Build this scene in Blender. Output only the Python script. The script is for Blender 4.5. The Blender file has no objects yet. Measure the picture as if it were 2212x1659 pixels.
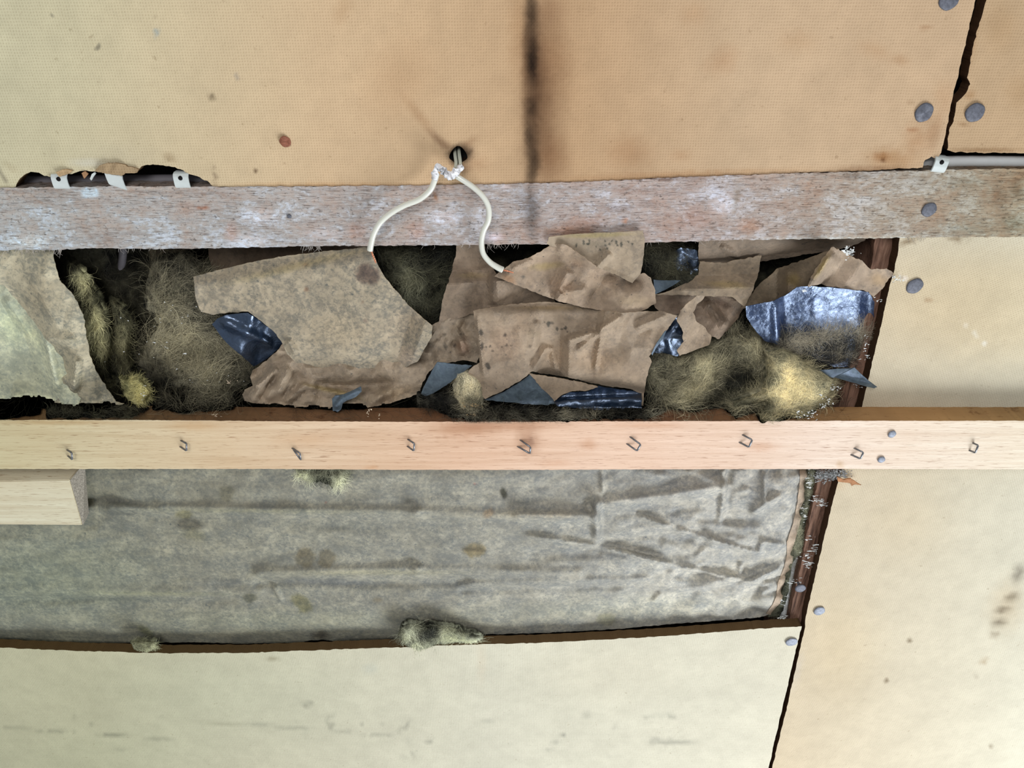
import bpy, math, random
import numpy as np
from mathutils import Vector, geometry

# ---------------------------------------------------------------- camera, world, lights, exposure
F_PX, CX, CY = 1661.0, 1106.0, 829.5
PITCH = math.radians(59.0)
ZC, H = 1.85, 2.40                      # camera height, underside of the ceiling boards
SC = bpy.context.scene
COL = SC.collection
cam = bpy.data.cameras.new('camera'); cam_ob = bpy.data.objects.new('camera', cam); COL.objects.link(cam_ob)
cam.sensor_width = 36.0; cam.lens = 36.0 * F_PX / 2212.0; cam.clip_start = 0.01; cam.clip_end = 50
cam_ob.location = (0, 0, ZC); cam_ob.rotation_euler = (math.radians(90) + PITCH, 0, 0)
SC.camera = cam_ob

wd = bpy.data.worlds.new('room_light'); SC.world = wd; wd.use_nodes = True
bgn = wd.node_tree.nodes['Background']
bgn.inputs[0].default_value = (0.93, 0.97, 1.0, 1); bgn.inputs[1].default_value = 0.31

def area(name, loc, target, sx, sy, energy, color):
    l = bpy.data.lights.new(name, 'AREA'); l.shape = 'RECTANGLE'; l.size = sx; l.size_y = sy
    l.energy = energy; l.color = color
    o = bpy.data.objects.new(name, l); COL.objects.link(o); o.location = loc
    o.rotation_euler = (Vector(target) - Vector(loc)).to_track_quat('-Z', 'Y').to_euler()
    return o
area('window_light_ahead', (1.25, 1.75, 1.25), (0.30, 0.50, H), 1.0, 1.1, 57, (0.90, 0.95, 1.0))
area('added_light_behind', (-0.25, -0.75, 0.95), (0.0, 0.4, H), 0.7, 0.6, 15, (0.97, 0.97, 0.98))  # unseen soft lamp, added to throw shadows beyond the batten and block
SC.view_settings.view_transform = 'Standard'
SC.view_settings.look = 'None'
SC.view_settings.gamma = 1.0
SC.view_settings.use_curve_mapping = False
SC.view_settings.exposure = 0.0

# ---------------------------------------------------------------- geometry helpers
def ratio_dirs(u, v):
    a = (np.asarray(u, float) - CX) / F_PX; b = -(np.asarray(v, float) - CY) / F_PX
    return a, math.cos(PITCH) - b * math.sin(PITCH), math.sin(PITCH) + b * math.cos(PITCH)

def W(u, v, dz):
    """the point of the plane at height H+dz that stands on the sight line (u, v) of the photograph"""
    a, dy, dzz = ratio_dirs(u, v)
    t = (H + np.asarray(dz, float) - ZC) / dzz
    return np.stack([a * t, dy * t, ZC + dzz * t], -1)

BD = 0.0212                             # thickness of the lower batten
YB = float(W(0, 906, -BD)[1])           # near face of the lower batten

def front_of_batten(u, v, dz):
    a, dy, dzz = ratio_dirs(u, v)
    zr = ZC + (YB - 0.0012) / dy * dzz - H
    return np.where(np.asarray(v, float) < 960, np.minimum(dz, zr), dz)

def hsh(ix, iy, s):
    x = np.sin(ix * 127.1 + iy * 311.7 + s * 74.7) * 43758.5453
    return x - np.floor(x)

def vn(x, y, s=0):
    ix, iy = np.floor(x), np.floor(y); fx, fy = x - ix, y - iy
    fx = fx * fx * (3 - 2 * fx); fy = fy * fy * (3 - 2 * fy)
    a = hsh(ix, iy, s); b = hsh(ix + 1, iy, s); c = hsh(ix, iy + 1, s); d = hsh(ix + 1, iy + 1, s)
    return (a * (1 - fx) + b * fx) * (1 - fy) + (c * (1 - fx) + d * fx) * fy

def fbm(x, y, s=0, o=4):
    r = 0; a = .5; n = 0
    for k in range(o):
        r = r + a * vn(x, y, s + k * 17); n += a; a *= .5; x = x * 2.03; y = y * 2.03
    return r / n

def facets(u, v, sc, seed, warp=.5, asp=1.0):
    """piecewise flat crumple: hashed heights on a warped triangular lattice, linear inside each triangle"""
    x = (u + (vn(u / sc / 1.7, v / sc / 1.7, seed + 1) - .5) * sc * warp * 2.5) / sc / asp
    y = (v + (vn(u / sc / 1.6 + 9, v / sc / 1.6, seed + 2) - .5) * sc * warp * 2.5) / sc
    a, b = math.cos(seed), math.sin(seed); x, y = x * a - y * b, x * b + y * a
    s_ = (x + y) * .366; X, Y = x + s_, y + s_; i, j = np.floor(X), np.floor(Y); f, g = X - i, Y - j
    h00, h11 = hsh(i, j, seed), hsh(i + 1, j + 1, seed); h10, h01 = hsh(i + 1, j, seed), hsh(i, j + 1, seed)
    up = f > g
    return np.where(up, h00 + f * (h10 - h00) + g * (h11 - h10), h00 + g * (h01 - h00) + f * (h11 - h01)) - .5

def inside(px, py, poly):
    c = np.zeros(px.shape, bool); n = len(poly)
    for i in range(n):
        x0, y0 = poly[i]; x1, y1 = poly[(i + 1) % n]
        if y0 == y1: continue
        t = (y0 > py) != (y1 > py)
        c ^= t & (px < (x1 - x0) * (py - y0) / (y1 - y0) + x0)
    return c

def seg_d(px, py, x0, y0, x1, y1):
    dx, dy = x1 - x0, y1 - y0; L2 = dx * dx + dy * dy + 1e-9
    t = np.clip(((px - x0) * dx + (py - y0) * dy) / L2, 0, 1)
    qx, qy = px - x0 - t * dx, py - y0 - t * dy
    return np.hypot(qx, qy), t, (dx * (py - y0) - dy * (px - x0)) / math.sqrt(L2)

def resample(poly, step, amp=0.0, seed=0, win=None):
    """walk the outline in even steps; torn edges wander by amp pixels"""
    out = []; n = len(poly); s = 0.0
    for i in range(n):
        x0, y0 = poly[i]; x1, y1 = poly[(i + 1) % n]
        L = math.hypot(x1 - x0, y1 - y0)
        off = win and not (win[0] < x0 < win[2] and win[1] < y0 < win[3]) and not (win[0] < x1 < win[2] and win[1] < y1 < win[3])
        k = max(1, int(round(L / step)))
        if off: k = min(k, 40)
        for j in range(k):
            t = j / k; x = x0 + (x1 - x0) * t; y = y0 + (y1 - y0) * t; s += L / k
            if amp and j > 0:
                d = (float(fbm(np.array(s * .11), np.array(seed * 3.1), seed, 3)) - .5) * 2.6 * amp
                x += -(y1 - y0) / L * d; y += (x1 - x0) / L * d
            out.append((x, y))
    return out

def new_obj(name, verts, faces, mat, parent=None, smooth=True, tint=None, kind=None, origin=None):
    verts = np.asarray(verts, float).reshape(-1, 3)
    c = np.asarray(origin, float) if origin is not None else (verts.min(0) + verts.max(0)) / 2
    me = bpy.data.meshes.new(name)
    faces = np.asarray(faces) if not isinstance(faces, list) else faces
    if isinstance(faces, list):
        me.from_pydata((verts - c).tolist(), [], faces)
    else:
        nf, k = faces.shape
        me.vertices.add(len(verts)); me.vertices.foreach_set('co', (verts - c).astype(np.float32).ravel())
        me.loops.add(nf * k); me.loops.foreach_set('vertex_index', faces.astype(np.int32).ravel())
        me.polygons.add(nf); me.polygons.foreach_set('loop_start', (np.arange(nf) * k).astype(np.int32))
        me.update(calc_edges=True); me.validate()
    me.polygons.foreach_set('use_smooth', [smooth] * len(me.polygons))
    if tint is not None:
        at = me.color_attributes.new('tint', 'FLOAT_COLOR', 'POINT')
        t4 = np.ones((len(verts), 4), np.float32); t4[:, :3] = tint
        at.data.foreach_set('color', t4.ravel())
    me.materials.append(mat); me.update()
    o = bpy.data.objects.new(name, me); COL.objects.link(o)
    if parent is not None:
        o.parent = parent; o.location = Vector(c) - world_loc(parent)
    else: o.location = c
    if kind: o['kind'] = kind
    return o

def world_loc(o):
    l = Vector(o.location)
    while o.parent is not None: o = o.parent; l += Vector(o.location)
    return l

def empty(name, loc):
    o = bpy.data.objects.new(name, None); COL.objects.link(o); o.location = loc; o.empty_display_size = .02
    return o

def tag(o, label, cat, group=None):
    o['label'] = label; o['category'] = cat
    if group: o['group'] = group
    return o

def triangulate(outline, spacing, holes=(), seed=0, win=(-60, -60, 2272, 1720)):
    P = np.array(outline); x0, y0 = P.min(0); x1, y1 = P.max(0)
    x0 = max(x0, win[0]); y0 = max(y0, win[1]); x1 = min(x1, win[2]); y1 = min(y1, win[3])
    gx, gy = np.meshgrid(np.arange(x0, x1, spacing), np.arange(y0, y1, spacing * .87))
    gx = gx + (np.arange(gx.shape[0]) % 2)[:, None] * spacing * .5
    rs = np.random.RandomState(seed)
    gx = (gx + rs.uniform(-.15, .15, gx.shape) * spacing).ravel(); gy = (gy + rs.uniform(-.15, .15, gy.shape) * spacing).ravel()
    ok = inside(gx, gy, outline)
    loops = [outline] + list(holes)
    for h in holes: ok &= ~inside(gx, gy, h)
    gx, gy = gx[ok], gy[ok]
    # keep clear of the boundary
    B = np.concatenate([np.array(l) for l in loops])
    cell = {}
    for x, y in B: cell.setdefault((int(x // spacing), int(y // spacing)), []).append((x, y))
    keep = []
    for i, (x, y) in enumerate(zip(gx, gy)):
        a, b = int(x // spacing), int(y // spacing); good = True
        for p in (a - 1, a, a + 1):
            for q in (b - 1, b, b + 1):
                for (bx, by) in cell.get((p, q), ()):
                    if (bx - x) ** 2 + (by - y) ** 2 < (spacing * .45) ** 2: good = False
        if good: keep.append(i)
    gx, gy = gx[keep], gy[keep]
    vs = [Vector(p) for l in loops for p in l]; es = []; k = 0
    for l in loops:
        n = len(l); es += [(k + i, k + (i + 1) % n) for i in range(n)]; k += n
    vs += [Vector((x, y)) for x, y in zip(gx, gy)]
    r = geometry.delaunay_2d_cdt(vs, es, [], 0, 1e-5)
    V = np.array([tuple(v) for v in r[0]]); T = np.array([f for f in r[2] if len(f) == 3])
    c = V[T].mean(1); ok = inside(c[:, 0], c[:, 1], outline)
    for h in holes: ok &= ~inside(c[:, 0], c[:, 1], h)
    T = T[ok]
    a = V[T[:, 1]] - V[T[:, 0]]; b = V[T[:, 2]] - V[T[:, 0]]
    flip = (a[:, 0] * b[:, 1] - a[:, 1] * b[:, 0]) > 0     # world y runs with v: clockwise here looks down
    T[flip] = T[flip][:, ::-1]
    return V, T

def creases(u, v, lst):
    z = np.zeros_like(u)
    for (kind, x0, y0, x1, y1, amp, w) in lst:
        d, t, s = seg_d(u, v, x0, y0, x1, y1)
        amp = amp * 1.5
        if kind == 'r': z += amp * np.clip(1 - d / w, 0, 1) * (np.minimum(1, 6 * np.minimum(t, 1 - t) + .15) if w < 30 else 1)
        elif kind == 'g': z += amp * np.exp(-(d / w) ** 2)
        else: z += amp * np.clip(s / w, -1, 1) * np.exp(-np.maximum(0, d - np.abs(s)) / w) * np.clip(1.6 - d / (4 * w), 0, 1)
    return z

def stain_tint(u, v, base, lst):
    c = np.ones((len(u), 3)) * np.asarray(base)
    for (cx, cy, rx, ry, ang, colr, k, soft) in lst:
        a = math.radians(ang); ju = (fbm(u / 9 + cx, v / 9 + cy, 5, 3) - .5) * .5 * min(rx, ry, 40); jv = (fbm(u / 9 - cx, v / 9 + cx, 9, 3) - .5) * .5 * min(rx, ry, 40)
        x = (u - cx + ju); y = (v - cy + jv)
        X = (x * math.cos(a) + y * math.sin(a)) / rx; Y = (-x * math.sin(a) + y * math.cos(a)) / ry
        r = np.hypot(X, Y); m = np.clip((1 - r) / max(soft, 1e-3), 0, 1); m = m * m * (3 - 2 * m) * k
        c = c * (1 - m[:, None]) + c * np.asarray(colr) * m[:, None]
    return c

def sheet(name, outline, zf, thick, mat, spacing=8, rough=0.0, seed=0, holes=(), tint=None, parent=None, kind=None, win=(-60, -60, 2272, 1720), edge_tint=None, smooth=True):
    ol = resample(outline, spacing * .7, rough, seed, win)
    hl = [resample(h, spacing * .5, rough * .6, seed + 5, win) for h in holes]
    V, T = triangulate(ol, spacing, hl, seed, win)
    u, v = V[:, 0], V[:, 1]; z = zf(u, v) if callable(zf) else np.full(len(u), float(zf))
    A = W(u, v, z); n = len(A)
    B = A.copy(); B[:, 2] += thick
    E = {}
    for t in T:
        for i in range(3):
            e = (t[i], t[(i + 1) % 3])
            if (e[1], e[0]) in E: del E[(e[1], e[0])]
            else: E[e] = 1
    bd = np.array(list(E.keys()))
    # separate verts for the rim so it shades crisply
    side = []; rimv = []; m = {}
    for k in set(bd.ravel().tolist()): m[k] = len(m)
    ks = list(m.keys())
    R0 = A[ks]; R1 = B[ks]; nk = len(ks)
    S = np.array([[m[b], m[a], m[a] + nk] for a, b in bd] + [[m[b], m[a] + nk, m[b] + nk] for a, b in bd]) + 2 * n
    verts = np.concatenate([A, B, R0, R1])
    faces = np.concatenate([T, T[:, ::-1] + n, S])
    tn = None
    if tint is not None:
        t0 = tint(u, v); et = edge_tint(u[ks], v[ks]) if callable(edge_tint) else np.asarray(edge_tint if edge_tint is not None else (1, 1, 1))
        tn = np.concatenate([t0, t0, t0[ks] * et, t0[ks] * et])
    return new_obj(name, verts, faces, mat, parent, smooth, tn, kind)

def tube(pts, r, seg=8, cap=True):
    """pts: (n,3) world; r scalar or list. returns verts, faces"""
    P = np.asarray(pts, float); n = len(P); r = np.ones(n) * r if np.isscalar(r) else np.asarray(r)
    T = np.gradient(P, axis=0); T /= np.linalg.norm(T, axis=1)[:, None] + 1e-12
    up = np.array([0, 0, 1.]) if abs(T[0][2]) < .9 else np.array([1., 0, 0])
    vs = []; N = np.cross(T[0], up); N /= np.linalg.norm(N)
    for i in range(n):
        N = N - T[i] * N.dot(T[i]); N /= np.linalg.norm(N) + 1e-12; B = np.cross(T[i], N)
        for k in range(seg):
            a = 2 * math.pi * k / seg; vs.append(P[i] + r[i] * (math.cos(a) * N + math.sin(a) * B))
    fs = [(i * seg + k, i * seg + (k + 1) % seg, (i + 1) * seg + (k + 1) % seg, (i + 1) * seg + k) for i in range(n - 1) for k in range(seg)]
    if cap: fs += [tuple(range(seg))[::-1], tuple((n - 1) * seg + k for k in range(seg))]
    return vs, fs

def smooth_path(pts, n=40):
    P = np.asarray(pts, float); P = np.vstack([2 * P[0] - P[1], P, 2 * P[-1] - P[-2]])
    out = []; m = len(P) - 3
    for i in range(m):
        for t in np.linspace(0, 1, max(2, n // m), endpoint=(i == m - 1)):
            a, b, c, d = P[i:i + 4]
            out.append(.5 * ((2 * b) + (-a + c) * t + (2 * a - 5 * b + 4 * c - d) * t * t + (-a + 3 * b - 3 * c + d) * t ** 3))
    return np.array(out)

def join_parts(parts):
    vs = []; fs = []
    for v, f in parts:
        k = len(vs); vs += list(v); fs += [tuple(i + k for i in q) for q in f]
    return vs, fs

def prism8(bot, top):
    """bot/top: 4 world points each, same order"""
    v = list(bot) + list(top)
    return v, [(0, 1, 2, 3), (7, 6, 5, 4)] + [(i + 4, (i + 1) % 4 + 4, (i + 1) % 4, i) for i in range(4)]

# ---------------------------------------------------------------- materials
class M:
    def __init__(s, name, rough=.8, spec=.3):
        s.m = bpy.data.materials.new(name); s.m.use_nodes = True; s.t = s.m.node_tree; s.n = s.t.nodes
        s.b = s.n['Principled BSDF']; s.b.inputs['Roughness'].default_value = rough
        s.b.inputs['Specular IOR Level'].default_value = spec
        s.tc = s.n.new('ShaderNodeTexCoord')
    def link(s, a, b): s.t.links.new(a, b)
    def mapping(s, scale=(1, 1, 1), rot=(0, 0, 0)):
        n = s.n.new('ShaderNodeMapping'); n.inputs['Scale'].default_value = scale; n.inputs['Rotation'].default_value = rot
        s.link(s.tc.outputs['Object'], n.inputs['Vector']); return n.outputs[0]
    def noise(s, vec, scale, detail=4, rough=.55, dist=0):
        n = s.n.new('ShaderNodeTexNoise'); n.inputs['Scale'].default_value = scale; n.inputs['Detail'].default_value = detail
        n.inputs['Roughness'].default_value = rough; n.inputs['Distortion'].default_value = dist
        s.link(vec, n.inputs['Vector']); return n.outputs[0]
    def ramp(s, fac, stops):
        n = s.n.new('ShaderNodeValToRGB'); e = n.color_ramp.elements
        while len(e) < len(stops): e.new(.5)
        for k, (p, c) in enumerate(stops):
            e[k].position = p; c = (c, c, c) if np.isscalar(c) else c; e[k].color = (*c, 1)
        s.link(fac, n.inputs[0]); return n.outputs[0]
    def mix(s, fac, a, b, mode='MIX'):
        n = s.n.new('ShaderNodeMix'); n.data_type = 'RGBA'; n.blend_type = mode; n.clamp_factor = True
        for val, sock in ((fac, n.inputs[0]), (a, n.inputs[6]), (b, n.inputs[7])):
            if hasattr(val, 'links') or hasattr(val, 'is_linked'): s.link(val, sock)
            elif np.isscalar(val): sock.default_value = val
            else: sock.default_value = (*val, 1)
        return n.outputs[2]
    def math(s, op, a, b=0.0):
        n = s.n.new('ShaderNodeMath'); n.operation = op
        for val, sock in ((a, n.inputs[0]), (b, n.inputs[1])):
            if np.isscalar(val): sock.default_value = val
            else: s.link(val, sock)
        return n.outputs[0]
    def tint(s, col):
        a = s.n.new('ShaderNodeAttribute'); a.attribute_name = 'tint'
        return s.mix(1.0, col, a.outputs['Color'], 'MULTIPLY')
    def bump(s, h, dist, strength=1.0):
        n = s.n.new('ShaderNodeBump'); n.inputs['Distance'].default_value = dist; n.inputs['Strength'].default_value = strength
        s.link(h, n.inputs['Height']); s.link(n.outputs[0], s.b.inputs['Normal'])
    def color(s, c):
        if hasattr(c, 'is_linked'): s.link(c, s.b.inputs['Base Color'])
        else: s.b.inputs['Base Color'].default_value = (*c, 1)
        return s

def mat_board(name, c, rot=0.0):
    m = M(name, .88, .15)
    mp = m.mapping((1, 1, 1), (0, 0, rot))
    sx = m.n.new('ShaderNodeSeparateXYZ'); m.link(mp, sx.inputs[0])
    k = 2 * math.pi / 0.00185; o = m.mapping()
    jx = m.math('MULTIPLY', m.noise(o, 120, 2), 4.0); jy = m.math('MULTIPLY', m.noise(o, 133, 2), 4.0)
    wx = m.math('ADD', m.math('SINE', m.math('ADD', m.math('MULTIPLY', sx.outputs[0], k), jx)), 1.0)
    wy = m.math('ADD', m.math('SINE', m.math('ADD', m.math('MULTIPLY', sx.outputs[1], k), jy)), 1.0)
    weave = m.math('MULTIPLY', m.math('MULTIPLY', wx, wy), .25)
    weave = m.math('MULTIPLY', weave, m.math('ADD', m.noise(o, 300, 2), .45))
    big = m.noise(o, 14, 4, .6); fine = m.noise(o, 420, 3, .6); mid = m.noise(o, 60, 5, .65)
    col = m.mix(m.ramp(big, [(.3, 0), (.7, 1)]), tuple(x * .93 for x in c), tuple(min(1, x * 1.05) for x in c))
    col = m.mix(m.ramp(mid, [(.40, .0), (.70, .34)]), col, tuple(x * .72 for x in c))
    col = m.mix(m.math('MULTIPLY', weave, .34), col, (c[0] * .52, c[1] * .45, c[2] * .38))
    sp = m.ramp(m.noise(o, 230, 2, .5), [(.70, 0), (.78, .5)])
    col = m.mix(sp, col, (c[0] * .55, c[1] * .5, c[2] * .45))
    sp2 = m.ramp(m.noise(o, 55, 1, .5), [(.79, 0), (.83, .75)])
    col = m.mix(sp2, col, (.10, .07, .05))
    m.color(m.tint(col))
    hgt = m.math('ADD', m.math('MULTIPLY', weave, -.5), m.math('MULTIPLY', fine, 1.3))
    m.bump(hgt, .00028, .7)
    return m.m
MB_TOP = mat_board('fibreboard_tan', (.60, .405, .235))
MB_LOW = mat_board('fibreboard_pale', (.60, .50, .355))

def mat_paper(name, c=(.44, .355, .265), dark=(.085, .095, .10), lo=.47, hi=.60, amt=.70, bands=False):
    m = M(name, .72, .25); o = m.mapping()
    n1 = m.noise(o, 290, 4, .72, .4); n2 = m.noise(o, 48, 5, .65, .3); n3 = m.noise(o, 130, 4, .6)
    mask = m.math('ADD', m.math('MULTIPLY', n1, .58), m.math('MULTIPLY', n2, .42))
    if bands:
        nb = m.noise(m.mapping((.35, 1.6, 1)), 38, 4, .6, .5); mask = m.math('ADD', m.math('MULTIPLY', mask, .78), m.math('MULTIPLY', nb, .22))
    mask = m.ramp(mask, [(lo, 0), ((lo + hi) / 2, amt * .55), (hi, amt)])
    col = m.mix(m.ramp(n3, [(.35, 0), (.65, 1)]), tuple(x * .86 for x in c), tuple(x * 1.1 for x in c))
    col = m.mix(mask, col, dark)
    col = m.mix(m.ramp(m.noise(o, 33, 4, .6, .6), [(.42, 0), (.66, .42)]), col, tuple(x * .45 + .03 for x in c))
    sp = m.ramp(m.noise(o, 330, 1, .4), [(.74, 0), (.79, .75)])
    col = m.mix(sp, col, dark)
    m.color(m.tint(col))
    m.bump(m.math('ADD', m.math('MULTIPLY', n2, .8), m.math('MULTIPLY', n1, .25)), .0011, .7)
    return m.m
MP = mat_paper('kraft_paper', (.355, .29, .225), (.12, .11, .10), .48, .66, .60)
MPS = mat_paper('kraft_paper_spotted', (.385, .335, .26), (.10, .11, .11), .45, .60, .74)
MPG = mat_paper('kraft_paper_mouldy', (.44, .415, .335), (.12, .138, .15), .42, .58, .70, True)

def mat_batten_old():
    m = M('whitewashed_wood', .85, .2)
    g = m.noise(m.mapping((18, 420, 60)), 1.0, 5, .65, .4)
    g2 = m.noise(m.mapping((90, 1300, 200)), 1.0, 3, .6)
    o = m.mapping((1, 1.5, 1)); p = m.noise(o, 22, 5, .7, .5); q = m.noise(o, 210, 5, .75); r = m.noise(o, 11, 3, .6)
    col = m.ramp(g, [(.3, (.20, .125, .09)), (.5, (.40, .28, .215)), (.7, (.52, .39, .31))])
    wash = m.math('ADD', m.math('MULTIPLY', p, .62), m.math('MULTIPLY', q, .38))
    col = m.mix(m.ramp(wash, [(.38, .12), (.48, .55), (.56, .88)]), col, (.46, .45, .44))
    col = m.mix(m.ramp(wash, [(.53, 0), (.60, .55), (.68, .9)]), col, (.66, .70, .78))
    col = m.mix(m.ramp(g2, [(.55, 0), (.65, .7)]), col, (.11, .085, .07))
    col = m.mix(m.ramp(m.noise(o, 300, 3, .65), [(.58, 0), (.70, .75)]), col, (.09, .075, .065))
    col = m.mix(m.ramp(r, [(.55, 0), (.75, .35)]), col, (.24, .20, .17))
    m.color(m.tint(col)); m.bump(m.math('ADD', g2, m.math('MULTIPLY', q, 1.1)), .0011, .9)
    return m.m
MW_OLD = mat_batten_old()

def mat_pine(name, c=(.69, .55, .39), rough=.62):
    m = M(name, rough, .3)
    g = m.noise(m.mapping((7, 230, 40)), 1.0, 4, .6, .6)
    g2 = m.noise(m.mapping((70, 1300, 160)), 1.0, 3, .6)
    o = m.mapping(); p = m.noise(o, 9, 3, .5)
    dark = (c[0] * .72, c[1] * .6, c[2] * .5)
    col = m.mix(m.ramp(g, [(.35, 0), (.68, 1)]), tuple(min(1, x * 1.08) for x in c), dark)
    col = m.mix(.5, col, c)
    col = m.mix(m.ramp(g2, [(.60, 0), (.70, .8)]), col, (c[0] * .38, c[1] * .25, c[2] * .18))
    col = m.mix(m.ramp(p, [(.4, 0), (.7, .3)]), col, (c[0] * .85, c[1] * .72, c[2] * .6))
    m.color(m.tint(col)); m.bump(m.math('ADD', g2, m.math('MULTIPLY', g, .5)), .0005, .6)
    return m.m
MW_PINE = mat_pine('fresh_pine')

def mat_joist():
    m = M('dark_old_timber', .8, .2)
    r = math.radians(16)
    mp = m.n.new('ShaderNodeMapping'); mp.inputs['Rotation'].default_value = (0, 0, r); mp.inputs['Scale'].default_value = (330, 28, 60)
    m.link(m.tc.outputs['Object'], mp.inputs['Vector'])
    g = m.noise(mp.outputs[0], 1.0, 5, .65, .5)
    col = m.ramp(g, [(.3, (.05, .026, .018)), (.52, (.22, .12, .08)), (.75, (.38, .23, .16))])
    m.color(col); m.bump(g, .0015, .8); return m.m
MW_JOIST = mat_joist()

def mat_film(name, c=(.012, .017, .026), rough=.28, sc=150, d=.0012):
    m = M(name, rough, 1.0); o = m.mapping(); m.b.inputs['Specular Tint'].default_value = (.60, .74, 1.0, 1); m.b.inputs['IOR'].default_value = 1.75
    n = m.noise(o, sc, 5, .65, .6); n2 = m.noise(o, sc * .22, 3, .5, .8)
    m.color(m.mix(m.ramp(n, [(.45, 0), (.75, .6)]), c, tuple(x * 3 for x in c)))
    m.link(m.ramp(m.noise(o, 55, 4, .6), [(.35, rough * .75), (.7, min(1, rough * 2.0))]), m.b.inputs['Roughness'])
    m.bump(m.math('ADD', n, m.math('MULTIPLY', n2, 1.2)), d, .8); return m.m
M_FILM = mat_film('bitumen_film', (.009, .016, .030), .22, 150, .0008)
M_FILM_SH = mat_film('bitumen_film_crackled', (.018, .030, .070), .22, 260, .0009)
M_FILM_D = mat_film('bitumen_film_dull', (.050, .066, .070), .55, 200, .0006)

def mat_wool():
    m = M('mineral_wool', 1.0, .05); o = m.mapping()
    n = m.noise(m.mapping((1, 1.6, 1)), 260, 5, .7, 1.5)
    c = m.mix(m.ramp(n, [(.3, 0), (.7, 1)]), (.5, .49, .45), (1.0, 1.0, .97))
    m.color(m.tint(c)); m.bump(n, .003, 1.0)
    return m.m
M_WOOL = mat_wool()
def mat_fibre():
    m = M('wool_fibre', .75, .25); a = m.n.new('ShaderNodeAttribute'); a.attribute_name = 'tint'
    m.color(a.outputs['Color'])
    return m.m
M_FIBRE = mat_fibre()

def plain(name, c, rough=.5, spec=.5, metal=0.0, bumpsc=None, bd=.0003, var=.25):
    m = M(name, rough, spec); m.b.inputs['Metallic'].default_value = metal
    n = m.noise(m.mapping(), bumpsc or 300, 4, .6)
    m.color(m.mix(m.ramp(n, [(.35, 0), (.7, 1)]), tuple(x * (1 - var) for x in c), tuple(min(1, x * (1 + var)) for x in c)))
    if bumpsc: m.bump(n, bd, .6)
    return m
M_NAIL = plain('dull_steel', (.115, .12, .145), .6, .4, .2, 500, .0004).m
M_NAIL_B = plain('bright_steel', (.24, .26, .31), .6, .4, .2, 400, .0003).m
M_RUST = plain('rusty_steel', (.26, .095, .055), .7, .3, 0, 700, .0006).m
M_STAPLE = plain('staple_steel', (.24, .25, .27), .35, .5, .7).m
M_PLAST = plain('grey_white_plastic', (.56, .60, .58), .42, .5, 0, 90, .0001, .05).m
M_TAPE = plain('white_tape', (.86, .86, .88), .5, .4, 0, 400, .0002, .04).m
M_COPPER = plain('copper', (.80, .34, .20), .3, .5, .9).m
M_BLACK = plain('soot_black', (.012, .011, .011), .9, .1).m
M_CABLE = plain('grey_cable_sheath', (.66, .67, .66), .38, .5, 0, 60, .0001, .05).m
M_CABLE_D = plain('old_cable_sheath', (.13, .12, .13), .5, .4, 0, 90, .0002, .1).m
M_CRUMB = plain('plaster_crumb', (.78, .80, .78), .6, .4).m
M_DECK = plain('dark_roof_boards', (.022, .018, .015), .9, .1, 0, 60, .002, .4).m
def mat_ins():
    m = M('milky_wire_sheath', .24, .5); m.color((.70, .70, .62))
    m.b.inputs['Subsurface Weight'].default_value = .35; m.b.inputs['Subsurface Radius'].default_value = (.004, .004, .003)
    m.b.inputs['Subsurface Scale'].default_value = .6
    m.b.inputs['Coat Weight'].default_value = .4; m.b.inputs['Coat Roughness'].default_value = .15
    return m.m
M_INS = mat_ins()

def hue3(xs, r, g, b):
    return lambda u: np.stack([np.interp(u, xs, r), np.interp(u, xs, g), np.interp(u, xs, b)], -1)
# colour cast put into the boards' tint: greenish tan through orange to pale straw
hueA = hue3([-100, 150, 700, 1250, 1600, 2100], [.93, .97, 1.05, .83, .92, .91], [1.28, 1.28, 1.12, .80, .97, .95], [1.48, 1.45, 1.18, .78, 1.05, 1.02])
hueC = hue3([1600, 2212], [1.0, 1.04], [.95, 1.14], [.90, 1.24])
hueD = hue3([-100, 200, 1050, 1700], [.88, .92, 1.10, 1.10], [1.02, 1.04, 1.25, 1.23], [.96, .99, 1.38, 1.36])

# ================================================================ THE CEILING
ceiling = empty('ceiling', (0, .45, H)); ceiling['kind'] = 'structure'
TH = 0.0110
def flat(amp=.0006, s=0, base=0.0):
    return lambda u, v: base + (fbm(u / 260., v / 260., s, 2) - .5) * 2 * amp

# --- upper left board, with torn edge over the cable and the wire hole
A_out = [(-900, -560), (2246, -560), (2107, 0), (2082, 108), (2057, 215), (2039, 305), (2033, 330), (2026, 344), (2012, 338), (1998, 346), (1993, 362),
         (1930, 365), (1870, 369), (1700, 374), (1560, 380), (1420, 385), (1300, 391), (1150, 396), (1000, 400), (760, 402), (600, 403), (462, 404),
         (452, 394), (432, 383), (408, 376), (396, 368), (378, 361), (352, 357), (330, 355), (306, 359), (296, 371), (272, 373), (250, 371), (232, 376), (206, 370), (186, 368), (166, 372), (150, 376),
         (146, 367), (130, 370), (112, 382), (96, 380), (84, 373), (66, 371), (52, 378), (40, 390), (34, 404), (0, 409), (-900, 415)]
hole = [(990 + 19 * math.cos(a) * (1 + .12 * math.sin(3 * a)), 335 + 18 * math.sin(a) * (1 + .1 * math.cos(4 * a))) for a in np.linspace(0, 2 * math.pi, 22, endpoint=False)]
BK = (.16, .15, .15); BR = (.62, .50, .42); WH = (1.25, 1.45, 1.9)
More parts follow.
